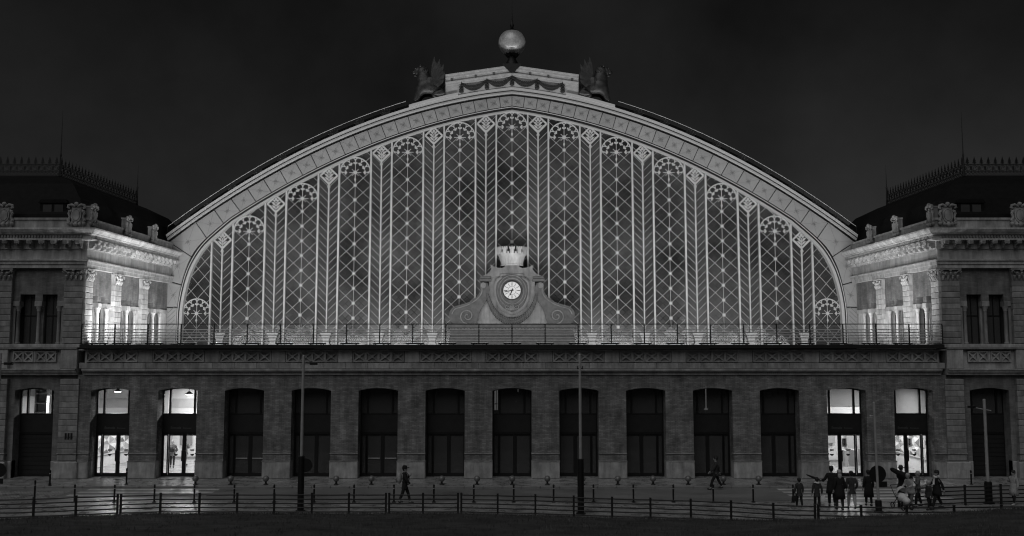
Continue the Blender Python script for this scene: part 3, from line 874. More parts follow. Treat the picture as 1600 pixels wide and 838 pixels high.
for s in (-1, 1):
    for i in range(len(pairs) - 1):
        (o0, s0), (o1, s1) = pairs[i], pairs[i + 1]
        A = []; B = []
        for k in range(5):
            t = k / 4
            if o0[1] > 14.95 and o1[1] > 14.95: x = o0[0] + (o1[0] - o0[0]) * t; A.append((x, zO(x) - .49))
            elif o0[0] < XO - .01:                       # the panel at the shoulder turns the corner
                A.append([o0, (o0[0] * .5 + XO * .5, zO(o0[0] * .5 + XO * .5) - .49), (XO - .03, zO(XO) - .49), (XO - .03, (zO(XO) + o1[1]) / 2 - .2), o1][k])
            else: A.append((XO - .03, o0[1] + (o1[1] - o0[1]) * t))
            B.append(P_at(s0 + (s1 - s0) * t))
        cx = sum(p[0] for p in A + B) / 10; cz = sum(p[1] for p in A + B) / 10
        sh = lambda p: (s * (cx + (p[0] - cx) * .965), cz + (p[1] - cz) * .965)
        B = [(b_[0] + (a_[0] - b_[0]) * .07, b_[1] + (a_[1] - b_[1]) * .07) for a_, b_ in zip(A, B)]
        A2, B2 = [sh(p) for p in A], [sh(p) for p in B]
        poly = (B2 + A2[::-1]) if s > 0 else (A2 + B2[::-1])
        c2 = (s * cx, cz)
        n = len(poly); mb = MB()
        v = [(c2[0], YA - .008, c2[1])] + [(c2[0] + (p[0] - c2[0]) * .95, YA - .015, c2[1] + (p[1] - c2[1]) * .95) for p in poly] + [(p[0], YA + .012, p[1]) for p in poly] + [(p[0], YA + .08, p[1]) for p in poly]
        f = [(0, 1 + j, 1 + (j + 1) % n) for j in range(n)]
        for b_ in (1, 1 + n): f += [(b_ + j, b_ + n + j, b_ + n + (j + 1) % n, b_ + (j + 1) % n) for j in range(n)]
        pan = mb.add(v, f).put('arch_panel', 'arch', hall)
        ang = math.atan2(B2[4][1] - B2[0][1], B2[4][0] - B2[0][0])
        if i < len(pairs) - 2:
            put('star_ornament', star_m, pan, T(c2[0], YA + .0, c2[1]) @ Matrix.Rotation(-ang, 4, 'Y'))
            w = MB()                                     # thin creases to the corners
            for q in (A2[0], A2[4], B2[0], B2[4]):
                w.bar((c2[0] + (q[0] - c2[0]) * .2, c2[1] + (q[1] - c2[1]) * .2), (c2[0] + (q[0] - c2[0]) * .9, c2[1] + (q[1] - c2[1]) * .9), .012, YA - .018, YA + .02)
            stuff(w.put('crease', 'star', pan))
        else:
            h = MB()
            for j in range(7):
                z0 = 7.7 + j * .32; h.bar((s * 24.25, z0), (s * 23.75, z0 + .5), .03, YA - .035, YA + .02)
            stuff(h.put('hatch_bars', 'star', pan))

# ------------------------------------------------------------------ glazing and tracery
PER, WH, NH = 3.76, 1.135, .745                        # period, half widths of wide and narrow panels
ZB = 7.38
YL = 13.0
DZ = 1.06; SL = DZ / WH
def g_top(x):                                         # height of the glass edge above x
    x = abs(x)
    for (a, b) in zip(GIN, GIN[1:]):
        if a[0] <= x <= b[0] and b[0] > a[0]: return a[1] + (b[1] - a[1]) * (x - a[0]) / (b[0] - a[0])
    return ZB
ROS = {0: 23.09, 1: 22.33, 2: 21.24, 3: 19.76, 4: 17.86, 5: 15.5}
# rosette head of a wide panel
ro = MB()
ro.arcbar((0, 0), 1.09, -.12, PI + .12, .075, -.05, .03, 28)
for i in range(6):
    a = PI * (i + .5) / 6
    c = (.88 * math.cos(a), .88 * math.sin(a))
    ro.arcbar(c, .215, a - 2.0, a + 2.0, .05, -.04, .02, 10)
for i in range(7):
    a = PI * i / 6
    c = (.70 * math.cos(a), .70 * math.sin(a)); e = (.98 * math.cos(a), .98 * math.sin(a))
    ro.bar(c, e, .045, -.035, .015)
    for b_ in (-.09, 0, .09):
        p = (c[0] - math.sin(a) * b_ - math.cos(a) * (.06 if b_ == 0 else 0), c[1] + math.cos(a) * b_ - math.sin(a) * (.06 if b_ == 0 else 0))
        ro.disc(p, .062, -.05, .02, 8)
for i in range(8):
    a = PI * i / 4
    L = (.42 if i in (0, 4) else .62 if i == 2 else .34)
    ro.bar((.05 * math.cos(a), .05 * math.sin(a)), (L * math.cos(a), L * math.sin(a)), .034, -.04, .01)
ro.disc((0, 0), .135, -.08, .02, 12)
ro.bar((0, 0), (0, -.62), .05, -.042, .012).prism([(0, -.72), (.075, -.5), (0, -.36), (-.075, -.5)], -.06, .01)
ro_m = ro.mesh('rosette', 'lattice')
bo = MB().disc((0, 0), .075, -.09, .02, 8)
for i in range(8):
    a = PI * i / 4 + PI / 8; bo.disc((.09 * math.cos(a), .09 * math.sin(a)), .038, -.06, .02, 6)
bo_m = bo.mesh('boss', 'lattice')
# leaf lozenge of a narrow panel
di = MB()
C4 = [(.62, 0), (0, .60), (-.62, 0), (0, -.60)]
for a, b in zip(C4, C4[1:] + C4[:1]): di.bar(a, b, .12, -.05, .03)
di.bar((0, -.58), (0, .12), .05, -.04, .02).disc((0, .33), .09, -.05, .02, 10, .12)
for s in (-1, 1):
    for z0, l, w in ((-.38, .30, .07), (-.16, .33, .08), (.08, .26, .075)):
        di.prism([(s * .02, z0), (s * (l * .5 + .02), z0 + l * .30), (s * l * 1.1, z0 + l * 1.0), (s * l * .35, z0 + l * .78)][::s], -.045, .02)
    di.bar((s * .14, -.42), (s * .42, -.10), .05, -.035, .015).bar((s * .16, .42), (s * .40, .14), .04, -.035, .015)
di.prism([(0, -.56), (-.13, -.86), (-.05, -.84), (.05, -.84), (.13, -.86)], -.06, .02).disc((0, -.9), .06, -.06, .02, 8)
di_m = di.mesh('leaf_lozenge', 'lattice')
# vase at the foot of a narrow panel, lozenges at the foot of a wide one
va = MB().prism([(-.20, .28), (.20, .28), (.36, .80), (-.36, .80)], -.07, .05).prism([(-.30, .0), (.30, .0), (.18, .24), (-.18, .24)], -.06, .05)
for i in range(6): x = -.27 + i * .108; va.bar((x * .75, .46), (x, .76), .05, -.10, -.06)
va.bar((-.38, .80), (.38, .80), .07, -.09, .05).bar((-.24, .26), (.24, .26), .06, -.085, .05)
va_m = va.mesh('vase_ornament', 'lattice')
lo = MB()
for cx in (-.28, .28):
    for w in (.30, .16):
        q = [(cx + w, .36), (cx, .36 + w * 1.1), (cx - w, .36), (cx, .36 - w * 1.1)]
        for a, b in zip(q, q[1:] + q[:1]): lo.bar(a, b, .05, -.05 + .01 * (w < .2), .02)
lo.bar((-.8, .03), (-.5, .22), .06, -.045, .02).bar((.8, .03), (.5, .22), .06, -.045, .02).bar((-.85, .04), (.85, .04), .07, -.04, .02)
lo_m = lo.mesh('foot_lozenge', 'lattice')
pane_m = MB().flat([(WH / 2 - .012, 0), (0, DZ / 2 - .012), (-WH / 2 + .012, 0), (0, -DZ / 2 + .012)], 0, .02, .012).mesh('pane', 'old_glass')
PANES = [0]
prng = random.Random(11)
def rect_clip(x0, x1, z0=ZB, z1=40): return [(x0, z0), (x1, z0), (x1, z1), (x0, z1)]
def pane_piece(mb, poly):
    if len(poly) < 3 or area(poly) < .01: return
    cx = sum(p[0] for p in poly) / len(poly); cz = sum(p[1] for p in poly) / len(poly)
    tx, tz = prng.gauss(0, .012), prng.gauss(0, .012)
    n = len(poly)
    q = [(cx + (p[0] - cx) * .97, cz + (p[1] - cz) * .97) for p in poly]
    v = [(p[0], YL + .04 + (p[0] - cx) * tx + (p[1] - cz) * tz, p[1]) for p in q]
    mb.add(v, [tuple(range(n))])
def wide_panel(k):
    xc = k * PER
    end = abs(k) == 6
    if end: x0, x1 = (21.45, 23.32) if k > 0 else (-23.32, -21.45); xr = .5 * (x0 + x1); hw = .93; zr = 9.62
    else: x0, x1, xr, hw, zr = xc - WH, xc + WH, xc, WH, ROS[abs(k)]
    sl = DZ / hw
    cl = rect_clip(x0, x1)
    lat = MB()
    z0 = zr + .13 if not end else 9.62
    zmax = max(g_top(x0), g_top(x1), g_top(xr)) + 1
    nmin = -int((zmax - z0) / DZ) - 2; nmax = int((z0 - ZB) / DZ) + 3
    for n in range(nmin, nmax):
        zb = z0 - DZ * n
        for sg in (-1, 1):
            seg = clip_seg((xr - hw * 1.2, zb - sg * sl * hw * 1.2), (xr + hw * 1.2, zb + sg * sl * hw * 1.2), cl)
            if seg: seg = clip_seg(seg[0], seg[1], GLASS)
            if not seg: continue
            m_ = 16; prev = None                        # leave the head of the rosette free
            for i in range(m_):
                a = [seg[0][j] + (seg[1][j] - seg[0][j]) * i / m_ for j in (0, 1)]; b = [seg[0][j] + (seg[1][j] - seg[0][j]) * (i + 1) / m_ for j in (0, 1)]
                c = ((a[0] + b[0]) / 2, (a[1] + b[1]) / 2)
                hid = math.hypot(c[0] - xr, c[1] - zr) < hw * .97 and c[1] > zr + .1
                if hid:
                    if prev: lat.bar(prev, a, .025, YL - .02, YL + .03); prev = None
                elif prev is None: prev = a
            if prev: lat.bar(prev, seg[1], .025, YL - .02 - .002 * (sg > 0), YL + .03)
    seg = clip_seg((xr, ZB), (xr, zr - .3 if not end else zr - .3), GLASS)
    if seg: lat.bar(seg[0], seg[1], .028, YL - .03, YL + .02)
    part = lat.put('lattice', 'lattice_thin', hall)
    part['kind'] = 'stuff'
    # full diamonds are panes of their own, the cut ones along the edges one glazing
    gl = MB()
    for n in range(2 * nmin, 2 * nmax):
        for q in range(-4, 5):
            if (n + q) % 2: continue
            c = (xr + q * hw / 2, z0 - n * DZ / 2)
            poly = [(c[0] + hw / 2, c[1]), (c[0], c[1] + DZ / 2), (c[0] - hw / 2, c[1]), (c[0], c[1] - DZ / 2)]
            a0 = area(poly)
            pc = clip_poly(clip_poly(poly, cl), GLASS) if True else poly
            if len(pc) < 3: continue
            if area(pc) > a0 * .995 and not end and PANES[0] < 300:
                PANES[0] += 1
                put('pane', pane_m, part, T(c[0], YL + .04, c[1]) @ Matrix.Rotation(prng.gauss(0, .012), 4, 'X') @ Matrix.Rotation(prng.gauss(0, .012), 4, 'Z'))
            else: pane_piece(gl, pc)
    stuff(gl.put('edge_glazing', 'old_glass', part))
    if not end:
        put('rosette', ro_m, part, T(xr, YL - .03, zr))
        n = 0
        while zr - .92 - n * DZ > 8.6:
            z = zr + .13 - DZ * (n + 1)
            put('boss', bo_m, part, T(xr, YL - .03, z)); n += 1
        put('foot_lozenge', lo_m, part, T(xr, YL - .06, ZB))
    else:
        put('rosette', ro_m, part, T(xr, YL - .03, zr) @ Matrix.Diagonal((.9, 1, .95, 1)))
    return part
for k in (0, 1, -1, 2, -2, 3, -3, 4, -4, 5, -5, 6, -6): wide_panel(k)
DIA = {0: 23.32, 1: 22.45, 2: 21.16, 3: 19.52, 4: 17.47, 5: 14.88}
def narrow_panel(j, s):
    xc = s * (PER * (j + .5)); zd = DIA[j]
    mu = MB().bar((xc, ZB), (xc, zd - .8), .085, YL - .10, YL + .06)
    part = mu.put('centre_bar', 'lattice', hall)
    ch = MB(); gl = MB()
    cl = rect_clip(xc - NH, xc + NH)
    dz, rise = .56, .76
    n = 0; z = ZB - 1.0
    while z < 25:
        for h in (-1, 1):
            p, q = (xc + h * .0, z), (xc + h * NH, z + rise)
            if z < zd + .2 or True:
                sg = clip_seg(p, q, GLASS)
                if sg: sg = clip_seg(sg[0], sg[1], cl)
                if sg and not (abs((sg[0][0] + sg[1][0]) / 2 - xc) + abs((sg[0][1] + sg[1][1]) / 2 - zd) < .5):
                    ch.bar(sg[0], sg[1], .025, YL - .02, YL + .03)
            x0, x1 = sorted((xc + h * .02, xc + h * NH))
            poly = [(xc, z), (xc + h * NH, z + rise), (xc + h * NH, z + rise + dz), (xc, z + dz)]
            if h < 0: poly = poly[::-1]
            pc = clip_poly(clip_poly(poly, cl), GLASS)
            pane_piece(gl, pc)
        z += dz
    stuff(ch.put('chevron_bars', 'lattice_thin', part)); stuff(gl.put('chevron_glazing', 'old_glass', part))
    put('leaf_lozenge', di_m, part, T(xc, YL - .06, zd))
    put('vase_ornament', va_m, part, T(xc, YL - .12, ZB))
for j in range(6):
    for s in (-1, 1): narrow_panel(j, s)
# the main mullions
for s in (-1, 1):
    for j in range(6):
        for d_ in (-NH, NH):
            x = s * (PER * (j + .5)) + d_
            MB().box(x - .055, x + .055, YL - .16, YL + .10, ZB, g_top(x) - .01).put('mullion', 'lattice', hall)
MB().strip([(x, z + .4) for x, z in both(resample(GIN, 60))], [(x, 7.2) for x, z in both(resample(GIN, 60))], 13.9, 14.0).put('hall_back', 'inner_dark', hall)
# roof vault behind the arch
vs, fs = [], []
n = 48; xs = [-XO + 2 * XO * i / n for i in range(n + 1)]
for y in (13.35, 60.0):
    vs += [(x, y, zO(x) + .12) for x in xs] + [(x, y, zO(x) - .4) for x in xs]
m_ = n + 1
for i in range(n):
    fs += [(i, i + 1, 2 * m_ + i + 1, 2 * m_ + i), (i, m_ + i, m_ + i + 1, i + 1), (m_ + i, m_ + i + 1, 3 * m_ + i + 1, 3 * m_ + i)]
MB().add(vs, fs).put('roof', 'slate', hall)
MB().strip([(x, zO(x) + .30) for x in xs], [(x, zO(x) - .05) for x in xs], 12.42, 13.5).put('roof_kerb', 'slate', hall)
MB().box(-XO - .3, -XO, 13.4, 60, 0, 15.2).put('side_wall', 'slate', hall); MB().box(XO, XO + .3, 13.4, 60, 0, 15.2).put('side_wall', 'slate', hall)
# scrolled ornaments on the roof edge and the thin safety rail
ac = MB()
for s in (-1, 1):
    ac.tube([(s * .05, 0, 0), (s * .25, 0, .12), (s * .36, 0, .30), (s * .28, 0, .42), (s * .18, 0, .34)], [.06, .055, .05, .045, .04], 6)
    ac.tube([(s * .2, 0, .02), (s * .5, 0, .05), (s * .62, 0, .18), (s * .54, 0, .24)], [.05, .05, .045, .03], 6)
ac.tube([(0, 0, -.1), (0, 0, .3), (0, 0, .62)], [.07, .06, .02], 6).ball((0, 0, .5), .09, 8, 5).box(-.55, .55, -.05, .05, -.12, .02)
ac_m = ac.mesh('acroterion', 'bronze')
ac_s = Matrix.Scale(.62, 4)
AX = [23.1, 21.6, 19.92, 18.1, 16.4, 14.6, 12.75, 10.9, 9.05]
for s in (-1, 1):
    for x in AX:
        sl = -s * (.1 + .0275 * x)
        put('acroterion', ac_m, hall, T(s * x, 12.34, zO(x) + .20) @ Matrix.Rotation(-math.atan(sl), 4, 'Y') @ ac_s)
    rr = thing('roof_rail', 'thin safety rail above the %s slope of the arch roof' % ('left' if s < 0 else 'right'), 'rail', T(s * 16, 13.3, zO(16)), 'roof safety rails')
    xs = [24.35] + [(a + b) / 2 for a, b in zip(AX, AX[1:])] + [8.3, 7.5]
    xs = [24.35, 22.4, 20.7, 19.0, 17.2, 15.5, 13.7, 11.8, 10.0, 8.4, 7.6]
    for a, b in zip(xs, xs[1:]):
        p = [(s * (a + (b - a) * t), 12.22, zO(a + (b - a) * t) + .56) for t in (0, .5, 1)]
        MB().tube(p, .018, 6).put('rail', 'lattice', rr)
    for x in xs: MB().tube([(s * x, 12.22, zO(x) - .02), (s * x, 12.22, zO(x) + .56)], .018, 5).put('post', 'iron', rr)

# ------------------------------------------------------------------ attic between the two beasts
att = MB()
def az_(x): return 27.34 - .146 * abs(x)
ax_ = [-4.76 + 9.52 * i / 20 for i in range(21)]
def attic_strip(t, b, y): MB_.strip([(x, az_(x) - t) for x in ax_], [(x, (az_(x) - b) if b is not None else zO(x) - .1) for x in ax_], y, 14.6)
MB_ = att
attic_strip(.10, .26, 11.98); attic_strip(.26, .52, 12.08); attic_strip(.52, .62, 12.0); attic_strip(.62, .78, 12.08); attic_strip(.78, None, 12.13)
attic = att.put('attic', 'attic', hall)
MB().strip([(x, az_(x)) for x in ax_], [(x, az_(x) - .10) for x in ax_], 11.88, 14.7).put('attic_coping', 'attic', attic)
rs = MB().disc((0, 0), .09, -.05, .02, 10).mesh('roundel', 'gable_dark')
for x in (-4.3, -2.6, -1.3, 1.3, 2.6, 4.3): put('roundel', rs, attic, T(x, 12.08, az_(x) - .39))
hx = [-3.62, -1.8, 0, 1.8, 3.62]
for a, b in zip(hx, hx[1:]):
    pts = []; rad = []
    for i in range(13):
        t = i / 12; x = a + (b - a) * t
        zl = (az_(a) - .72) * (1 - t) + (az_(b) - .72) * t
        pts.append((x, 12.13, zl - .55 * 4 * t * (1 - t) * .9)); rad.append(.06 + .13 * math.sin(PI * t))
    g_ = MB().tube(pts, rad, 8)
    for i in range(1, 12):
        for c in (-1, 0, 1): g_.ball((pts[i][0], pts[i][1] - rad[i] * .55, pts[i][2] + c * rad[i] * .7), rad[i] * .45, 6, 4)
    g_.put('garland', 'garland', attic)
dr = MB().tube([(0, 0, .1), (0, 0, -.2), (0, 0, -.55), (0, 0, -.9), (0, 0, -1.0)], [.03, .05, .09, .12, .03], 8)
for i in range(5): dr.ball((.06 * (-1) ** i, -.09, -.3 - .13 * i), .075, 6, 4)
dr_m = dr.mesh('garland_drop', 'garland')
for x in hx: put('garland_drop', dr_m, attic, T(x, 12.10, az_(x) - .68) @ Matrix.Diagonal((1.35, .7, .8, 1)))
# globe on its pedestal
gt = thing('globe_finial', 'large pale globe with dark cap and spike on the peak of the arch', 'finial', T(0, 13.5, 27.4))
gp = MB().prism([(0, 26.75), (.66, 27.32), (.66, 27.44), (-.66, 27.44), (-.66, 27.32)], 11.85, 14.0)
gp.put('pedestal', 'iron', gt)
MB().lathe([(.46, 27.42), (.44, 28.0), (.30, 28.28), (.26, 28.45), (.40, 28.52), (.46, 28.62)], 16, (0, 13.5, 0)).put('neck', 'iron', gt, smooth='auto')
gb = []
for i in range(25):
    a = PI * i / 24; gb.append((max(.01, 1.0 * math.sin(a)), 29.52 - .98 * math.cos(a)))
MB().lathe(gb[1:20], 36, (0, 13.5, 0)).put('globe', 'globe', gt, smooth=True)
cap = MB().lathe([(r + .012, z + .004) for r, z in gb[19:]], 36, (0, 13.5, 0))
cap.put('cap', 'iron', gt, smooth=True)
cup = MB()
for i in range(10):
    a = 2 * PI * i / 10; cup.tube([(.36 * math.cos(a), 13.5 + .36 * math.sin(a), 28.50), (.46 * math.cos(a), 13.5 + .46 * math.sin(a), 28.60), (.56 * math.cos(a), 13.5 + .56 * math.sin(a), 28.70)], [.06, .05, .02], 5)
cup.put('leaf_cup', 'iron', gt)
MB().lathe([(.14, 30.5), (.10, 30.7), (.16, 30.85), (.09, 31.0), (.05, 31.3), (.025, 31.9), (.012, 32.8), (.004, 33.5)], 8, (0, 13.5, 0)).put('spike', 'iron', gt, smooth=True)

# ------------------------------------------------------------------ balcony railing and floodlights
brl = thing('balcony_railing', 'long dark metal railing along the balcony below the arched glass', 'railing', T(0, -.38, 7.42))
NP = 26; PX = [-24.02 + 48.04 * i / NP for i in range(NP + 1)]
pst = MB().box(-.03, .03, -.03, .03, 7.43, 8.52).box(-.07, .07, -.07, .07, 7.42, 7.44).mesh('post', 'iron')
for x in PX: put('post', pst, brl, T(x, -.38, 0))
L = PX[1] - PX[0] - .06
rail_m = [MB().box(-L / 2 - .03, L / 2 + .03, -.035, .035, 8.52, 8.57).mesh('top_rail', 'iron')]
for z in (8.23, 8.08, 7.93, 7.78, 7.60): rail_m.append(MB().tube([(-L / 2, 0, z), (L / 2, 0, z)], .028, 5).mesh('rail', 'iron_lit'))
for a, b in zip(PX, PX[1:]):
    for i, m_ in enumerate(rail_m): put('rail' if i else 'top_rail', m_, brl, T((a + b) / 2, -.38, 0))
hs = MB().cbox(-.50, .50, -.07, .07, .05, .13, .01).box(-.40, -.34, -.04, .04, 0, .05).box(.34, .40, -.04, .04, 0, .05).mesh('housing', 'iron')
FLOOD = 158.0
ORD = ('first', 'second', 'third', 'fourth', 'fifth', 'sixth', 'seventh', 'eighth', 'ninth', 'tenth', 'eleventh', 'twelfth', 'thirteenth')
def floodlight(i, x, y, power, aim, label, ang=0.0):
    W = T(x, y, 7.375)
    ft = thing('floodlight', label, 'floodlight', W, 'floodlight bars along the balcony railing')
    put('housing', hs, ft, W @ RZ(ang))
    MB().box(-.46, .46, -.05, .05, .131, .134).put('lens', 'lens', ft, W @ RZ(ang))
    area_light('flood_beam', (x, y, 7.375 + .15), .9, .08, power, aim, ft, spread=R(150))
for i in range(NP):
    x = (PX[i] + PX[i + 1]) / 2 - .9
    k = i if i < 13 else NP - 1 - i
    side = 'left' if i < 13 else 'right'
    pw_ = FLOOD * {0: .25, NP - 1: .18}.get(i, 1.0)
    floodlight(i, x + (.0 if i else .55), .45, pw_, (0.0, .64, .77), '%s floodlight bar from the %s end of the balcony railing' % (ORD[k], side))

for s_ in (-1, 1):
    for j, y in enumerate((2.4, 6.2, 10.0)):
        floodlight(j, s_ * 22.75, y, (72.0 if s_ < 0 else 44.0), (s_ * .42, 0, .91), '%s floodlight bar along the foot of the %s wing wall on the balcony' % (('first', 'second', 'third')[j], 'brighter' if s_ < 0 else 'darker'), PI / 2)

# ------------------------------------------------------------------ the two wings
CX = 24.16
def FRONT(s): return Matrix(((s, 0, 0, s * CX), (0, 1, 0, 0), (0, 0, 1, 0), (0, 0, 0, 1)))
def SIDE(s): return Matrix(((0, s, 0, s * CX), (1, 0, 0, 0), (0, 0, 1, 0), (0, 0, 0, 1)))
UE, VE = 12.6, 12.42
def sweep(mb, prof):
    """closed profile of (out, z) taken along the front and round the corner down the side (front frame)"""
    n = len(prof); v = []
    for o, z in prof: v.append((UE, -o, z))
    for o, z in prof: v.append((-o, -o, z))
    for o, z in prof: v.append((-o, VE, z))
    f = [tuple(range(n)), tuple(range(3 * n - 1, 2 * n - 1, -1))]
    for a in (0, n): f += [(a + i, a + n + i, a + n + (i + 1) % n, a + (i + 1) % n) for i in range(n)]
    return mb.add(v, f)
def rect_prof(o0, o1, z0, z1): return [(o0, z0), (o1, z0), (o1, z1), (o0, z1)]
# shared pieces
BH = .322
def block_mesh(w, mat): return MB().cbox(0, w, -.10, .25, .012, BH - .012, .022).mesh('stone_block', mat)
def capital_mesh(w, mat):
    c = MB().box(-w / 2 - .07, w / 2 + .07, -.22, .25, .60, .69).box(-w / 2, w / 2, -.11, .25, 0, .05)
    c.prism([(-w / 2 + .02, .05), (w / 2 - .02, .05), (w / 2 + .05, .60), (-w / 2 - .05, .60)], -.08, .25)
    n = 4
    for row, (z, r, dd) in enumerate(((.18, .10, -.12), (.36, .095, -.15))):
        m_ = n - row
        for i in range(m_):
            x = (i - (m_ - 1) / 2) * w / n
            c.tube([(x, -.08, z - .14), (x, dd - .02, z), (x, dd - .07, z + .08), (x, dd - .10, z + .04)], [.05, r * .9, .07, .03], 6)
    for s in (-1, 1):
        c.tube([(s * w * .30, -.14, .40), (s * w * .46, -.2, .55), (s * (w * .5 + .06), -.22, .5), (s * (w * .5 + .02), -.22, .43)], [.04, .05, .05, .03], 6)
    c.ball((0, -.18, .56), .08, 8, 5)
    return c.mesh('capital', mat, 'auto')
br = MB().cbox(-.13, .13, -.56, .0, .28, .42, .03).box(-.11, .11, -.34, 0, .12, .28).box(-.11, .11, -.2, 0, .0, .12)
br.tube([(-.12, -.48, .26), (.12, -.48, .26)], .06, 8).tube([(-.12, -.18, .07), (.12, -.18, .07)], .07, 8)
co = MB().lathe([(.135, 0), (.135, .06), (.105, .09), (.10, .5), (.095, 1.80), (.12, 1.84), (.11, 1.9), (.17, 2.05), (.18, 2.1)], 10)
MESH = {}
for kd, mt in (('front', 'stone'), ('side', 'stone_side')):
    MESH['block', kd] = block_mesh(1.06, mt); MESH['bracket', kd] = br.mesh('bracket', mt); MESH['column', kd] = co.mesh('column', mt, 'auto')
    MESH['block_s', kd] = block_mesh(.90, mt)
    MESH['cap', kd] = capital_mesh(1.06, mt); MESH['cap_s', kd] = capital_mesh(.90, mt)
# cartouche with scrolls for the parapet
ca = MB().box(-.36, .36, -.10, .30, 0, .30).cbox(-.27, .27, -.16, .22, .30, 1.22, .05)
ca.prism([(.19 * math.cos(a), .74 + .30 * math.sin(a)) for a in [2 * PI * i / 16 for i in range(16)]], -.22, -.1)
ca.arcbar((0, .74), .24, 0, 2 * PI, .06, -.20, -.1, 18, .36)
for s in (-1, 1):
    ca.tube([(s * .05, -.16, 1.24), (s * .25, -.18, 1.34), (s * .40, -.18, 1.30), (s * .43, -.18, 1.17), (s * .34, -.18, 1.13)], [.07, .08, .08, .07, .05], 7)
    ca.tube([(s * .28, -.12, 1.05), (s * .40, -.14, .85), (s * .34, -.14, .65), (s * .42, -.14, .45), (s * .32, -.16, .32)], [.05, .08, .06, .09, .05], 7)
    ca.ball((s * .36, -.14, .95), .09, 7, 5).ball((s * .40, -.14, .28), .11, 7, 5).ball((s * .20, -.2, .24), .10, 7, 5)
ca.ball((0, -.2, 1.38), .12, 8, 5).ball((0, -.22, .22), .13, 8, 5).box(-.30, .30, -.14, .24, 1.22, 1.30)
cart_f = ca.mesh('cartouche', 'stone_dark', 'auto'); cart_s = ca.mesh('cartouche', 'stone', 'auto')
# iron cresting module
crm = MB()
MW = .86
crm.box(0, MW, -.02, .02, 0, .05).box(0, MW, -.02, .02, .26, .30).box(0, MW, -.02, .02, .72, .76)
for i in range(4):
    x = i * MW / 4
    crm.bar((x, .05), (x + MW / 4, .26), .03, -.012, .012).bar((x, .26), (x + MW / 4, .05), .03, -.010, .014)
crm.arcbar((MW * .27, .51), .17, 0, 2 * PI, .035, -.015, .015, 12).arcbar((MW * .73, .51), .17, .4, 2 * PI - .4, .035, -.015, .015, 12)
crm.arcbar((MW * .27, .51), .08, 0, 4.5, .03, -.015, .015, 8).arcbar((MW * .73, .51), .08, 0, 4.5, .03, -.015, .015, 8)
for x in (.0, MW / 2): crm.bar((x, .30), (x, .72), .035, -.016, .016)
for x in (MW * .25, MW * .75):
    crm.bar((x, .76), (x, 1.0), .05, -.015, .015).prism([(x, .86), (x + .10, .95), (x + .05, 1.02), (x, 1.22), (x - .05, 1.02), (x - .10, .95)], -.018, .018)
    crm.disc((x - .07, .84), .045, -.017, .017, 6).disc((x + .07, .84), .045, -.017, .017, 6)
cr_m = crm.mesh('cresting', 'iron')
win_frame = MB().box(-.42, -.36, .52, .60, 7.45, 10.24).box(.36, .42, .52, .60, 7.45, 10.24).box(-.36, .36, .52, .60, 10.16, 10.24).box(-.03, .03, .53, .59, 7.45, 10.16).box(-.36, -.03, .53, .59, 9.0, 9.06).box(.03, .36, .53, .59, 9.0, 9.06).mesh('window_frame', 'frame')
win_pane = MB().box(-.358, -.032, .55, .565, 7.45, 8.998).mesh('pane', 'dark_glass'); win_top = MB().box(-.358, -.032, .55, .565, 9.062, 10.158).mesh('pane', 'dark_glass')
def pilaster(w, W, u0, wd, kd, z0, n, cap=True):
    """rusticated pilaster: a core with stone blocks and a capital"""
    core = MB().box(u0 + .03, u0 + wd - .03, -.06, .3, z0, z0 + n * BH).put('pilaster', 'stone_dark', w, W)
    for i in range(n):
        put('stone_block', MESH['block' if wd > 1 else 'block_s', kd], core, W @ T(u0, 0, z0 + i * BH))
    if cap: put('capital', MESH['cap' if wd > 1 else 'cap_s', kd], core, W @ T(u0 + wd / 2, 0, z0 + n * BH))
def upper_bay(w, W, u0, u1, c, kd):
    mt = 'stone' if kd == 'front' else 'stone_side'; bm = 'brick_wing'
    wall = MB().box(u0, u1, .14, .7, 10.24, 11.72)
    for a, b in ((u0, c - 1.05), (c - .21, c + .21), (c + 1.05, u1)): wall.box(a, b, .14, .7, 9.84, 10.24)
    wl_ = wall.put('bay_wall', bm, w, W)
    for a, b in ((u0, c - 1.05), (c - .21, c + .21), (c + 1.05, u1)): MB().cbox(a + .001, b - .001, .08, .7, 9.56, 9.84, .015).put('impost', mt, wl_, W)
    for a, b in ((u0, c - 1.30), (c + 1.30, u1)): MB().box(a, b, .16, .7, 7.42, 9.56).put('jamb', mt, wl_, W)
    MB().box(c - .16, c + .16, .42, .7, 7.42, 9.56).put('jamb', 'stone_dark', wl_, W)
    MB().box(u0, u1, .70, .78, 7.3, 11.72).put('back_wall', 'inner_dark', wl_, W)
    for x in (c - 1.15, c, c + 1.15): put('column', MESH['column', kd], wl_, W @ T(x, .22, 7.46))
    for x in (c - .63, c + .63):
        f = put('window_frame', win_frame, wl_, W @ T(x, 0, 0)) if False else put('window_frame', win_frame, w, W @ T(x, 0, 0))
        for q in (win_pane, win_top):
            put('pane', q, f, W @ T(x, 0, 0)); put('pane', q, f, W @ T(x + .39, 0, 0))
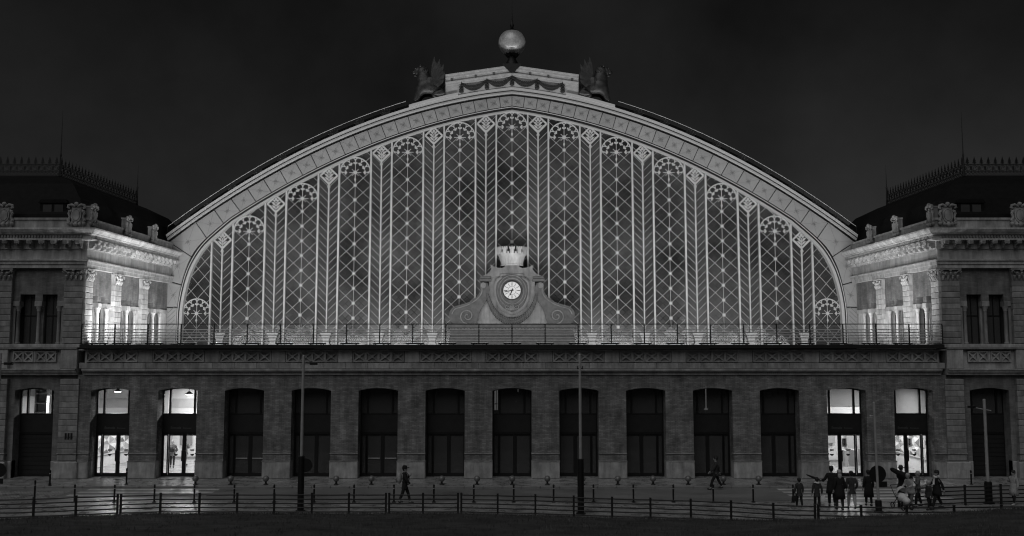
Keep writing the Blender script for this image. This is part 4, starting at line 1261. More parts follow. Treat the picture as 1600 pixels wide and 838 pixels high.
def wing(s):
    nm = 'left' if s < 0 else 'right'
    w = thing('station_wing', 'stone wing with mansard roof and iron cresting, %s' % ('brighter one, with a lit fanlight' if s < 0 else 'darker one, behind the crowd'), 'building', T(s * 30, 3, 0), 'station wings')
    WF, WS = FRONT(s), SIDE(s)
    # ground floor
    bays = [(.04 + 1.06, 4.05, 2.62), (5.11, 8.12, 6.62), (9.18, 12.6, 10.8)]
    mb = MB()
    xs = [.16, 4.6, 8.65, 12.6]
    for (a, b), c in zip(zip(xs, xs[1:]), (2.62, 6.62, 10.7)): bay_wall(mb, a, b, c, 5.72, .14, .9)
    mb.put('ground_wall', 'brick_wing', w, WF)
    for u0 in (.04, 4.05, 8.12):
        pilaster(w, WF, u0, 1.06, 'front', .98, 14, False)
        MB().cbox(u0 - .12, u0 + 1.20, -.22, .3, 0, .92, .04).put('plinth', 'plinth', w, WF)
        MB().cbox(u0 - .06, u0 + 1.12, -.18, .3, .92, .978, .02).put('plinth_cap', 'stone', w, WF)
        MB().cbox(u0 - .04, u0 + 1.10, -.14, .3, 1.33, 1.40, .02).put('string_course', 'stone', w, WF)
    for a, b in ((1.24, 1.52), (3.72, 3.93), (5.25, 5.52), (7.72, 8.0)): MB().cbox(a, b, .06, .5, 0, .94, .03).put('plinth', 'plinth', w, WF)
    for i, c in enumerate((2.62, 6.62, 10.7)):
        lit = s < 0 and i == 0
        gm = 'clear_glass' if lit else 'dark_glass'
        Wd = WF @ T(c, .80, 0)
        fr = put('door_frame', frm, w, Wd)
        for q in lmesh[gm]: put('pane', q, fr, Wd)
        put('transom_panel', tpm, fr, Wd)
        MB().box(-1.05, 1.05, .02, .09, .09, 2.36).put('shutter', 'panel_black', fr, Wd)
        for j in range(9): MB().box(-1.05, 1.05, .0, .018, .14 + j * .245, .14 + j * .245 + .20).put('shutter_slat', 'panel_black', fr, Wd)
        if not lit: MB().box(c - 1.2, c + 1.2, .93, 1.0, 3.4, 5.1).put('blind', 'inner_dark', w, WF)
    # storey cornice, frieze with crossed panels, sill course
    mb = MB()
    mb.box(.17, UE, -.16, .9, 5.722, 5.86).box(.17, UE, -.28, .9, 5.86, 5.98).box(.17, UE, -.36, .9, 5.98, 6.06)
    mb.put('storey_cornice', 'stone_dark', w, WF)
    fz = MB().box(.17, UE, .06, .9, 6.06, 7.14).put('frieze', 'stone_dark', w, WF)
    for u0 in (.17, 4.05, 8.12): MB().cbox(u0, u0 + (1.06 if u0 > 1 else .93), -.18, .1, 6.061, 7.139, .02).put('pedestal', 'stone_dark', fz, WF)
    for c in (2.62, 6.62):
        for dx in (-.93, -.35, .35, .93):
            put('cross_panel', cpm, fz, WF @ T(c + dx, 0, 6.74) @ Matrix.Diagonal((.78, 1, 1, 1)))
        MB().cbox(c - .055, c + .055, -.04, .1, 6.42, 7.06, .01).put('stone_block', 'stone_dark', fz, WF)
    MB().cbox(.17, UE, -.24, .9, 7.14, 7.24, .03).put('sill_course', 'stone', w, WF)
    MB().cbox(.02, UE, -.16, .9, 7.24, 7.44, .02).put('sill_course', 'stone_dark', w, WF)
    MB().box(0.0, .9, .9, VE, 7.0, 7.42).put('side_base', 'stone_side', w, WF)
    # upper storey
    for u0 in (.04, 4.05, 8.12): pilaster(w, WF, u0, 1.06, 'front', 7.46, 11)
    for (a, b, c) in bays: upper_bay(w, WF, a, b, c, 'front')
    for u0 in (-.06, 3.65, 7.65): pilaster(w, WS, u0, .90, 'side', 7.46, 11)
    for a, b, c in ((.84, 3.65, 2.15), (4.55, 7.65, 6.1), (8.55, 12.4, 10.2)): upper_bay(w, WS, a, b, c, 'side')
    MB().box(.05, .8, .05, .8, 7.44, 11.72).put('corner_core', 'stone_dark', w, WF)
    # entablature and parapet
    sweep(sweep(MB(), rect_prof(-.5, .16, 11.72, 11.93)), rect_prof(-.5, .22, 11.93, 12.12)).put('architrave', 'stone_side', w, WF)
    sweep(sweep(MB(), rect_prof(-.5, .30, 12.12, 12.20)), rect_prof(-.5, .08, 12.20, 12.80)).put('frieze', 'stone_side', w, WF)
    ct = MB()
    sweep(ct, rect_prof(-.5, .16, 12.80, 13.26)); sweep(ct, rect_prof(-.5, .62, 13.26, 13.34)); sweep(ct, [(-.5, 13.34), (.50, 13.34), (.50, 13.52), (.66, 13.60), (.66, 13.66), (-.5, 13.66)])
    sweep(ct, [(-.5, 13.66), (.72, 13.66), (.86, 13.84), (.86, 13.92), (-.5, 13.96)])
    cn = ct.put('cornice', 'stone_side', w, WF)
    i = 0
    while .2 + i * .68 < UE - .2: put('bracket', MESH['bracket', 'front'], cn, WF @ T(.2 + i * .68, -.16, 12.84)); i += 1
    i = 0
    while .1 + i * .68 < VE - .1: put('bracket', MESH['bracket', 'side'], cn, WS @ T(.1 + i * .68, -.16, 12.84)); i += 1
    dn = MB()
    i = 0
    while i * .17 < UE - .2: dn.box(i * .17, i * .17 + .10, -.59, -.50, 13.40, 13.52); i += 1
    stuff(dn.put('dentils', 'stone', cn, WF))
    dn = MB(); i = 0
    while i * .17 < VE - .2: dn.box(i * .17, i * .17 + .10, -.59, -.50, 13.40, 13.52); i += 1
    stuff(dn.put('dentils', 'stone_side', cn, WS))
    sweep(sweep(MB(), rect_prof(-.35, .10, 13.96, 14.46)), rect_prof(-.38, .17, 14.46, 14.58)).put('parapet', 'stone_dark', w, WF)
    for u in (.50, 4.58, 8.6): put('cartouche', cart_f, w, WF @ T(u, -.12, 13.96) @ Matrix.Diagonal((1.1, 1, 1, 1)))
    for v_ in (.12, 4.75, 8.75): put('cartouche', cart_s, w, WS @ T(v_, -.16, 13.96) @ Matrix.Diagonal((.85, 1, 1, 1)))
    # mansard roof with cresting, rods and a dormer
    lev = [(.45, 14.1), (.55, 14.9), (.95, 15.9), (1.8, 16.9), (3.0, 17.5), (3.5, 17.66)]
    v = []
    for ins, z in lev: v += [(18, ins, z), (ins, ins, z), (ins, 18.2 - ins, z), (18, 18.2 - ins, z)]
    f = [(4 * i + j, 4 * i + 4 + j, 4 * i + 5 + j, 4 * i + 1 + j) for i in range(len(lev) - 1) for j in range(3)]
    f.append((20, 21, 22, 23))
    rf = MB().add(v, f).put('roof', 'slate', w, WF)
    zc = 17.66
    for i in range(12): put('cresting', cr_m, rf, WF @ T(3.5 + i * MW, 3.5, zc))
    for i in range(13): put('cresting', cr_m, rf, WS @ T(3.5 + i * MW, 3.5, zc))
    for (u, d_, h) in ((3.45, 3.45, 4.1), (3.5, 14.7, 3.0)):
        MB().lathe([(.09, 0), (.07, .5), (.05, 1.2), (.07, 1.3), (.035, 1.4), (.02, h * .7), (.006, h)], 8, (u, d_, zc)).put('lightning_rod', 'iron', rf, WF, 'auto')
    dm = MB().box(1.55, 3.05, .62, 1.4, 14.9, 15.55).prism([(1.45, 15.55), (3.15, 15.55), (3.0, 15.75), (1.6, 15.75)], .55, 1.5).put('dormer', 'slate', w, WF)
    for a, b in ((1.72, 2.22), (2.38, 2.88)): MB().box(a, b, .60, .618, 15.03, 15.45).put('pane', 'inner_dark', dm, WF)
    MB().box(CX - 24.16 + .9, 17, .9, 18, 5.8, 6.0).put('inner_floor', 'inner_dark', w, WF)
    MB().box(.8, 17.0, 17.7, 18, 0, 14.2).put('rear_wall', 'brick_wing', w, WF); MB().box(16.7, 17.0, .9, 17.7, 0, 14.2).put('end_wall', 'brick_wing', w, WF)
    MB().box(.5, 17, .5, 17.9, 13.3, 13.5).put('attic_floor', 'inner_dark', w, WF)
    return w
wl0 = wing(-1); wing(1)
for i in range(3): MB().cbox(-24.86 + i * .16, -24.76 + i * .16, -.125, -.10, 2.15, 2.5, .004).put('vent_slot', 'black', wl0)

# ------------------------------------------------------------------ clock gable on the balcony
cg = thing('clock_gable', 'carved stone clock gable with mural crown, scrolls and garland at the foot of the glass', 'clock', T(0, 11.6, 7.376))
Yc = 11.55
def mir(h): return h + [(-x, z) for x, z in reversed(h) if abs(x) > 1e-6]
def mirp(h):                                          # half outline on +x from bottom to top, closed counter-clockwise
    return h + [(-x, z) for x, z in reversed(h)]
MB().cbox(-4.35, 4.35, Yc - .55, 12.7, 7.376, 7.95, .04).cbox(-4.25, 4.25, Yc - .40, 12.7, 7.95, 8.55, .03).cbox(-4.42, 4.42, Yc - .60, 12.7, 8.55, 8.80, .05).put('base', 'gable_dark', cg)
d_ = MB()
for i in range(-42, 43): d_.box(i * .1 - .03, i * .1 + .03, Yc - .63, Yc - .56, 8.44, 8.54)
stuff(d_.put('dentils', 'gable', cg))
def smooth_poly(h, n=4): return catmull(h, n)
body = [(2.55, 8.80)] + smooth_poly([(2.50, 9.3), (2.25, 10.0), (1.85, 10.8), (1.62, 11.5), (1.60, 12.1)]) + [(1.62, 12.3)]
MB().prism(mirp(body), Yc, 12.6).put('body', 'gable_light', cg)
for s in (-1, 1):
    half = smooth_poly([(1.70, 11.65), (2.05, 11.72), (2.22, 11.5), (2.2, 11.15), (2.42, 10.75), (2.9, 10.38), (3.5, 10.18), (4.02, 10.02), (4.30, 9.68), (4.34, 9.3), (4.2, 8.98), (3.95, 8.81)], 4)
    inner = smooth_poly([(2.5, 8.81), (2.35, 9.2), (2.2, 9.75), (1.9, 10.25), (1.66, 10.7), (1.56, 11.2)], 4)
    poly = [(s * x, z) for x, z in half + inner]
    if s > 0: poly = poly[::-1]
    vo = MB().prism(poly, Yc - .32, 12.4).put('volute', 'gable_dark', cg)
    sp = [(s * (3.08 + (.54 - .024 * i) * math.cos(i * .5 - PI * .5)), 9.38 + (.54 - .024 * i) * math.sin(i * .5 - PI * .5)) for i in range(21)]
    MB().ribbon(sp, .085, Yc - .42, Yc - .30).put('spiral', 'gable', vo)
    MB().disc((s * 1.98, 11.50), .20, Yc - .46, Yc - .30, 16).disc((s * 1.98, 11.50), .10, Yc - .50, Yc - .45, 12).put('scroll_eye', 'gable', vo)
    rb = [(s * x, z) for x, z in smooth_poly([(2.08, 11.3), (2.1, 11.0), (2.36, 10.6), (2.9, 10.22), (3.5, 10.0), (3.95, 9.85), (4.15, 9.5)], 4)]
    MB().ribbon(rb, .07, Yc - .38, Yc - .30).put('volute_edge', 'gable', vo)
    MB().cbox(s * 1.85 - .42, s * 1.85 + .42, Yc - .36, 12.4, 11.78, 11.98, .03).cbox(s * 1.85 - .36, s * 1.85 + .36, Yc - .28, 12.4, 11.98, 12.14, .02).put('shoulder_block', 'gable_dark', cg)
top = smooth_poly([(2.1, 12.16), (1.75, 12.3), (1.45, 12.62), (1.5, 12.95), (1.2, 12.80), (.8, 12.72), (.55, 12.78), (.38, 12.98), (.15, 13.02), (0.001, 12.95)], 4)
MB().prism(mirp(top), Yc - .22, 12.4).put('pediment', 'gable', cg)
def shield(sc, dz):
    h = smooth_poly([(0.001, 9.42), (.45, 9.62), (.92, 10.0), (1.2, 10.6), (1.28, 11.2), (1.22, 11.75)], 4) + smooth_poly([(1.02, 11.98), (.82, 12.12), (.80, 12.34), (.001, 12.36)], 3)
    return [(x * sc, 11.05 + (z - 11.05) * sc + dz) for x, z in h]
MB().flat(mirp(shield(1.0, 0)), Yc - .30, Yc + .1, .06).put('shield_frame', 'gable', cg)
shp = MB().flat(mirp(shield(.86, 0)), Yc - .36, Yc - .2, .05).put('shield', 'gable_dark', cg)
for r0, w_ in ((.98, .05), (.80, .06)):
    MB().arcbar((0, 11.1), r0, 0, 2 * PI, w_, Yc - .41, Yc - .3, 32, r0 * 1.12).put('shield_ring', 'gable', shp)
shl = MB()
for i in range(7):
    a = PI * (.12 + .76 * i / 6); shl.tube([(0, Yc - .40, 9.78), (.2 * math.cos(a), Yc - .46, 9.78 + .22 * math.sin(a)), (.36 * math.cos(a), Yc - .42, 9.78 + .40 * math.sin(a))], [.03, .06, .05], 6)
for s in (-1, 1): shl.tube([(s * .1, Yc - .42, 9.75), (s * .42, Yc - .44, 9.9), (s * .5, Yc - .42, 10.12), (s * .38, Yc - .42, 10.16)], [.04, .06, .05, .03], 6)
shl.put('shell', 'gable', shp, smooth=True)
gar = MB()
pts = smooth_poly([(-1.72, 10.95), (-1.5, 10.2), (-1.1, 9.55), (-.55, 9.12), (0, 8.98), (.55, 9.12), (1.1, 9.55), (1.5, 10.2), (1.72, 10.95)], 4)
P3 = [(x, Yc - .30, z) for x, z in pts]; n = len(P3)
rad = [.07 + .17 * math.sin(PI * i / (n - 1)) ** .8 for i in range(n)]
gar.tube(P3, rad, 8)
for i in range(1, n - 1):
    for c in (-1, 0, 1):
        a = math.atan2(pts[i + 1][1] - pts[i - 1][1], pts[i + 1][0] - pts[i - 1][0])
        gar.ball((P3[i][0] - math.sin(a) * c * rad[i] * .65, P3[i][1] - rad[i] * .75, P3[i][2] + math.cos(a) * c * rad[i] * .65), rad[i] * .38, 6, 4)
gar.put('garland', 'gable_dark', cg, smooth='auto')
# clock face
ck = MB().disc((0, 0), .66, -.10, .10, 40).put('clock', 'gable_dark', cg, T(0, Yc - .36, 11.14))
Wc = T(0, Yc - .36, 11.14)
MB().arcbar((0, 0), .64, 0, 2 * PI, .07, -.15, -.05, 40).put('bezel', 'black', ck, Wc)
MB().disc((0, 0), .60, -.12, -.09, 40).put('dial', 'dial', ck, Wc)
MB().arcbar((0, 0), .28, 0, 2 * PI, .018, -.124, -.10, 28).put('dial_ring', 'black', ck, Wc)
for i in range(12):
    a = PI * i / 6; MB().bar((.33 * math.sin(a), .33 * math.cos(a)), (.57 * math.sin(a), .57 * math.cos(a)), .028 if i % 3 else .045, -.126, -.10).put('hour_mark', 'black', ck, Wc)
def hand(nm, ang, L, w_, y):
    s_, c_ = math.sin(ang), math.cos(ang)
    MB().bar((-s_ * .14, -c_ * .14), (s_ * L, c_ * L), w_, y, y + .02).put(nm, 'black', ck, Wc)
hand('minute_hand', 2 * PI * 43 / 60, .53, .045, -.165); hand('hour_hand', 2 * PI * (6 + 43 / 60) / 12, .34, .065, -.143)
MB().disc((0, 0), .06, -.17, -.10, 12).put('hub', 'black', ck, Wc)
# mural crown
Wk = T(0, Yc + .45, 12.9)
cw_ = MB().lathe([(.82, 0), (.84, .06), (.78, .12), (.80, .3), (.90, .62), (.96, .74), (.99, .78), (.99, .84), (.92, .84), (.9, .7), (.7, .1)], 32).put('crown', 'crown_stone', cg, Wk, 'auto')
tw = MB().box(-.13, .13, -.10, .06, 0, .30).box(-.19, .19, -.13, .09, .30, .42)
for x in (-.155, 0, .155): tw.box(x - .035, x + .035, -.12, .08, .42, .50)
tw_m = tw.mesh('tower', 'crown_stone')
for i in range(12):
    a = 2 * PI * i / 12; put('tower', tw_m, cw_, Wk @ RZ(a) @ T(0, -.96, .82))
for i in range(12):
    a = 2 * PI * (i + .5) / 12; MB().box(-.06, .06, -.05, .05, 0, .14).put('merlon', 'crown_stone', cw_, Wk @ RZ(a) @ T(0, -.96, .82))

# ------------------------------------------------------------------ winged beasts on the arch
def skin(name, joints, edges, mat, parent, W=I4, sub=2, root=0):
    """one continuous surface grown round a skeleton; joints = (x, y, z, r)"""
    me = bpy.data.meshes.new(name)
    me.from_pydata([j[:3] for j in joints], edges, [])
    me.materials.append(M[mat])
    o = put(name, me, parent, W)
    md = o.modifiers.new('skin', 'SKIN'); md.use_smooth_shade = True
    sv = me.skin_vertices[0].data
    for i, j in enumerate(joints):
        r = j[3]; sv[i].radius = (r, j[4] if len(j) > 4 else r); sv[i].use_root = (i == root)
    sb = o.modifiers.new('sub', 'SUBSURF'); sb.levels = sub; sb.render_levels = sub
    return o
def griffin(s):
    x0, y0, z0 = -5.6, 12.60, 24.95
    W = Matrix.Diagonal((s, 1, 1, 1)) @ T(x0, y0, z0)
    t = thing('griffin_statue', 'dark bronze winged griffin on the arch facing %s, away from the globe' % ('left' if s > 0 else 'right'), 'statue', T(s * x0, y0, z0), 'griffin statues')
    J = [(.5, 0, .66, .66, .62), (-.1, 0, .78, .60), (-.72, 0, 1.05, .76, .70), (-.78, 0, 1.55, .62, .58), (-.84, 0, 1.95, .50, .5), (-.92, 0, 2.15, .40, .4)]
    E_ = [(0, 1), (1, 2), (2, 3), (3, 4), (4, 5)]
    for y in (-1, 1):
        k = len(J)
        J += [(-.9, y * .36, .80, .44), (-1.15, y * .36, .35, .28), (-1.2, y * .36, .0, .21), (-1.42, y * .36, -.2, .23)]
        E_ += [(2, k), (k, k + 1), (k + 1, k + 2), (k + 2, k + 3)]
        k = len(J)
        J += [(.55, y * .42, .45, .40), (-.05, y * .50, .22, .22), (.3, y * .5, .0, .13), (-.2, y * .5, -.06, .13)]
        E_ += [(0, k), (k, k + 1), (k + 1, k + 2), (k + 2, k + 3)]
    skin('body', J, E_, 'bronze', t, W, 2)
    MB().tube([(.85, .1, .5), (1.15, .1, .85), (1.45, .1, .78), (1.6, .1, .5), (1.45, .1, .28), (1.15, .1, .38), (1.2, .1, .55)], [.22, .27, .29, .27, .24, .18, .08], 10).put('tail', 'bronze', t, W, True)
    mn = MB().ball((-.84, 0, 2.02), .50, 14, 9, .92, .9, 1.08).ball((-.76, 0, 1.55), .50, 12, 8, 1.0, .95, 1.0)
    rm = random.Random(4)
    for i in range(70):
        a, q = rm.uniform(-1.5, 1.5), rm.uniform(-.95, .95)
        c_ = math.sqrt(1 - q * q)
        mn.ball((-.84 + .43 * c_ * math.cos(a), .44 * c_ * math.sin(a), 1.98 + .50 * q), rm.uniform(.06, .09), 6, 4)
    for y in (-1, 1): mn.ball((-.98, y * .3, 2.46), .10, 7, 5)
    mn.put('mane', 'bronze', t, W, True)
    hd = MB().ball((-1.16, 0, 2.12), .34, 12, 8, 1.0, .85, 1.0).ball((-1.46, 0, 2.04), .19, 10, 7, 1.1, .95, .75).ball((-1.62, 0, 2.08), .07, 8, 6, .8, 1.3, .8)
    hd.ball((-1.38, 0, 1.80), .13, 10, 6, 1.3, .9, .6).tube([(-1.38, -.2, 2.26), (-1.44, 0, 2.28), (-1.38, .2, 2.26)], .07, 7)
    for y in (-1, 1): hd.ball((-1.40, y * .17, 2.18), .05, 7, 5)
    hd.put('head', 'bronze', t, W, True)
    for y in (-1, 1):
        wm = MB()
        tips = [(.02, 3.10), (.16, 2.70), (.42, 2.88), (.46, 2.42), (.72, 2.48), (.70, 2.0), (.80, 1.75), (.72, 1.30)]
        for i, (tx, tz) in enumerate(tips):
            bx, bz = -.12 + .05 * i, 1.15 - .05 * i
            L_ = math.hypot(tx - bx, tz - bz); px_, pz_ = -(tz - bz) / L_, (tx - bx) / L_
            yy = y * (.46 + .05 * i); w_ = .13
            P = [(bx + px_ * w_, bz + pz_ * w_), (bx - px_ * w_, bz - pz_ * w_), (bx + (tx - bx) * .75 - px_ * w_, bz + (tz - bz) * .75 - pz_ * w_), (tx, tz), (bx + (tx - bx) * .7 + px_ * w_, bz + (tz - bz) * .7 + pz_ * w_)]
            wm.prism(P, yy - .035, yy + .035)
        wm.ball((-.25, y * .48, 1.1), .42, 8, 6, 1, .5, 1.25)
        wm.put('wing', 'bronze', t, W)
    bx = [-1.75 + 3.5 * i / 10 for i in range(11)]
    MB().strip([(x, zO(x0 + x) + .16 - z0) for x in bx], [(x, zO(x0 + x) - .02 - z0) for x in bx], -.65, .65).put('plinth', 'arch_trim', t, W)
griffin(1); griffin(-1)

# ------------------------------------------------------------------ fences
def fence_y(x): return lerp_tab(FENCE, x)
def post_x(px):
    x = (px - 800) * 39 / 1385
    for _ in range(4): x = (px - 800) * (50 + fence_y(x)) * .996 / 1385
    return x
fpost = MB().box(-.04, .04, -.04, .04, 0, .90).box(-.045, .045, -.045, .045, .90, .93).mesh('post', 'iron')
def fence(P, label, cat='fence'):
    c = P[len(P) // 2]
    t = thing('street_fence', label, cat, T(c[0], c[1], c[2]), 'street fences')
    for p in P: put('post', fpost, t, T(*p))
    for a, b in zip(P, P[1:]):
        d_ = Vector((b[0] - a[0], b[1] - a[1], b[2] - a[2])); d_.normalize()
        for z in (.84, .66, .48, .30, .12):
            q, e = Vector(a) + d_ * .036, Vector(b) - d_ * .036
            mid = (q + e) / 2
            MB().tube([(q.x, q.y, q.z + z), (mid.x, mid.y, mid.z + z - .008), (e.x, e.y, e.z + z)], .028, 5).put('rail', 'iron', t)
def runs(pxs): return [(post_x(p), fence_y(post_x(p)), 0.0) for p in pxs]
fence(runs([-58, 2, 64, 129, 193]), 'dark rail fence by the lawn in front of the left zebra crossing')
fence(runs([198, 259, 319, 377, 434, 492, 549, 606]), 'dark rail fence by the lawn with the slim pole with a round disc beside it')
fence(runs([611, 663, 717]), 'short dark rail fence by the lawn beside the person with backpack')
fence(runs([722, 778, 836, 895, 954, 1013, 1075, 1137, 1202, 1266]), 'dark rail fence by the lawn with the tall plain pole beside it')
fence(runs([1271, 1337, 1407, 1480, 1553, 1625]), 'low dark rail fence half hidden by the lawn in front of the crowd')
fence([(17.6, -8.9, 0), (19.2, -8.55, 0), (20.95, -8.25, 0), (22.75, -8.0, 0), (24.6, -7.8, 0), (26.4, -7.7, 0)], 'dark rail fence behind the crowd beside the pole with a crossarm')

# ------------------------------------------------------------------ bollards
bl = MB().lathe([(.042, 0), (.042, .62), (.050, .63), (.050, .66), (.038, .67), (.038, .72), (.045, .73), (.045, .80), (.02, .83)], 10).mesh('shaft', 'black', 'auto')
blr = MB().lathe([(.0515, .632), (.0515, .658)], 10).mesh('band', 'iron_lit')
blf = MB().lathe([(.10, 0), (.10, .025), (.06, .05)], 10).mesh('foot', 'black')
def bollard(x, y, label, group, h=1.0):
    W = T(x, y, 0) @ Matrix.Diagonal((1, 1, h, 1))
    t = thing('bollard', label, 'bollard', T(x, y, 0), group)
    for nm, m_ in (('shaft', bl), ('band', blr), ('foot', blf)): put(nm, m_, t, W)
ORDN = ORD + ('fourteenth', 'fifteenth', 'sixteenth', 'seventeenth', 'eighteenth', 'nineteenth')
for i in range(19):
    bollard(-20.6 + i * 1.88, -7.48, '%s slim black bollard from the left in the long row behind the lawn fence' % ORDN[i], 'slim bollards along the near kerb')
for x, y, h, lb in ((-24.47, -7.6, 1.25, 'slim dark bollard at the far left edge beside the cobbles'), (-24.29, -2.1 - .5, 1.0, 'slim dark bollard second from the left edge before the shutter'),
                    (-22.47, -7.5, 1.25, 'tall slim dark bollard in front of the stone pilaster of the left wing'), (-24.58, -2.05, .85, 'slim dark bollard right at the plinth of the left wing'),
                    (-20.48, -2.1, 1.05, 'slim dark bollard between the two lit doorways on the left'), (24.4, -2.1, .9, 'slim dark bollard at the plinth of the right wing')):
    bollard(x, y, lb, 'lone slim bollards', h)
bs = MB().ball((0, 0, .31), .165, 16, 10).mesh('ball', 'ball_metal', True)
bp_ = MB().lathe([(.13, 0), (.12, .03), (.06, .06), (.05, .17)], 12).mesh('stem', 'iron', 'auto')
for i in range(17):
    x = -16.8 + 1.868 * i
    t = thing('ball_bollard', '%s round metal ball bollard from the left in the row before the doorways' % ORDN[i], 'bollard', T(x, -2.15, 0), 'ball bollards in a row')
    put('ball', bs, t, T(x, -2.15, 0)); put('stem', bp_, t, T(x, -2.15, 0))

# ------------------------------------------------------------------ poles
def pole(x, y, top, sleeve, r, rs, label, lean=0.0):
    t = thing('street_pole', label, 'pole', T(x, y, 0))
    Wl = T(x, y, 0) @ Matrix.Rotation(lean, 4, 'Y')
    MB().lathe([(rs * 1.5, 0), (rs * 1.5, .04), (rs, .07), (rs, sleeve), (rs * .8, sleeve + .03)], 14).put('sleeve', 'black', t, Wl, 'auto')
    MB().tube([(0, 0, sleeve - .05), (0, 0, top)], [r, r * .85], 10).put('shaft', 'pole', t, Wl)
    MB().lathe([(r * .95, 0), (r * .9, .03), (r * .3, .06)], 10, (0, 0, top)).put('cap', 'pole', t, Wl)
    return t, Wl
t, Wl = pole(-9.42, -9.75, 6.86, 2.4, .07, .145, 'tall thin pole with black sleeve, small camera arm and round black disc')
MB().tube([(0, 0, 6.52), (.34, 0, 6.54)], .02).put('arm', 'black', t, Wl)
MB().cbox(.30, .62, -.10, .10, 6.48, 6.60, .03).box(.28, .40, -.06, .06, 6.60, 6.64).put('camera_head', 'black', t, Wl)
MB().lathe([(.30, -.02), (.30, .02)], 24).put('round_disc', 'black', t, Wl @ T(.2, -.02, 2.02) @ Matrix.Rotation(PI / 2, 4, 'X'))
t, Wl = pole(3.02, -10.35, 6.93, 2.36, .07, .145, 'tall plain thin pole with black sleeve standing at the middle of the lawn fence')
MB().box(-.13, .13, -.03, .03, 6.32, 6.37).box(-.13, -.10, -.03, .03, 6.30, 6.45).box(.10, .13, -.03, .03, 6.30, 6.45).put('bracket', 'black', t, Wl)
t, Wl = pole(16.25, -9.95, 4.78, .50, .06, .14, 'slim grey pole leaning slightly with the back of a round sign in the crowd', -.012)
MB().lathe([(.37, -.012), (.375, -.006), (.375, .006), (.37, .012)], 28).put('round_sign', 'black', t, Wl @ T(.06, .09, 1.65) @ Matrix.Rotation(PI / 2, 4, 'X'))
MB().cbox(-.02, .46, .07, .10, 1.07, 1.32, .01).put('sign_plate', 'black', t, Wl)
MB().tube([(-.16, 0, 4.22), (.03, 0, 4.22)], .02).ball((-.18, 0, 4.22), .045, 8, 6).put('lamp_arm', 'pole', t, Wl)
t, Wl = pole(22.30, -7.75, 4.78, .98, .075, .17, 'thick grey pole with a slanted crossarm before the dark doorway of the right wing')
MB().tube([(-.75, 0, 4.50), (-.3, 0, 4.40), (.30, 0, 4.29)], .025).put('crossarm', 'pole', t, Wl)
MB().cbox(-.78, -.42, -.05, .05, 4.42, 4.52, .02).put('camera_head', 'black', t, Wl)
t, Wl = pole(-23.2, -9.6, 6.98, 2.4, .07, .145, 'thin pole cut by the left picture edge with a lamp head and round disc')
MB().tube([(0, 0, 6.52), (.25, 0, 6.54)], .02).put('arm', 'black', t, Wl)
MB().cbox(.2, .55, -.1, .1, 6.48, 6.6, .03).put('camera_head', 'black', t, Wl)
MB().lathe([(.31, -.02), (.31, .02)], 24).put('round_disc', 'black', t, Wl @ T(.22, -.02, 1.78) @ Matrix.Rotation(PI / 2, 4, 'X'))
MB().cbox(.0, .4, -.03, .0, 1.18, 1.42, .01).put('sign_plate', 'black', t, Wl)

# ------------------------------------------------------------------ people
hand_b = MB().box(-.012, .012, -.035, .035, -.085, .0)
for i, (y, L_) in enumerate(((-.030, .062), (-.010, .075), (.010, .07), (.028, .055))):
    hand_b.tube([(0, y, -.075), (-.008, y, -.085 - L_ * .5), (-.03, y, -.085 - L_)], [.0095, .009, .006], 5)
hand_b.tube([(0, -.034, -.02), (-.012, -.062, -.05), (-.022, -.066, -.085)], [.012, .011, .008], 5)
hand_m = hand_b.mesh('hand', 'skin', True)
def tov(d_):
    return Vector(d_).to_track_quat('-Z', 'Y').to_matrix().to_4x4()
ARMS = {'down': ((.23, .02, 1.13), (.25, -.06, .88)), 'swing_f': ((.23, -.10, 1.15), (.22, -.30, .98)), 'swing_b': ((.23, .14, 1.15), (.24, .20, .90)),
        'pocket': ((.25, .07, 1.15), (.20, -.08, .95)), 'fwd': ((.23, -.10, 1.16), (.18, -.36, 1.10)), 'out': ((.28, .0, 1.18), (.42, -.14, 1.12)),
        'bent_up': ((.25, -.05, 1.15), (.12, -.22, 1.32)), 'carry': ((.26, .02, 1.13), (.27, -.05, .86))}
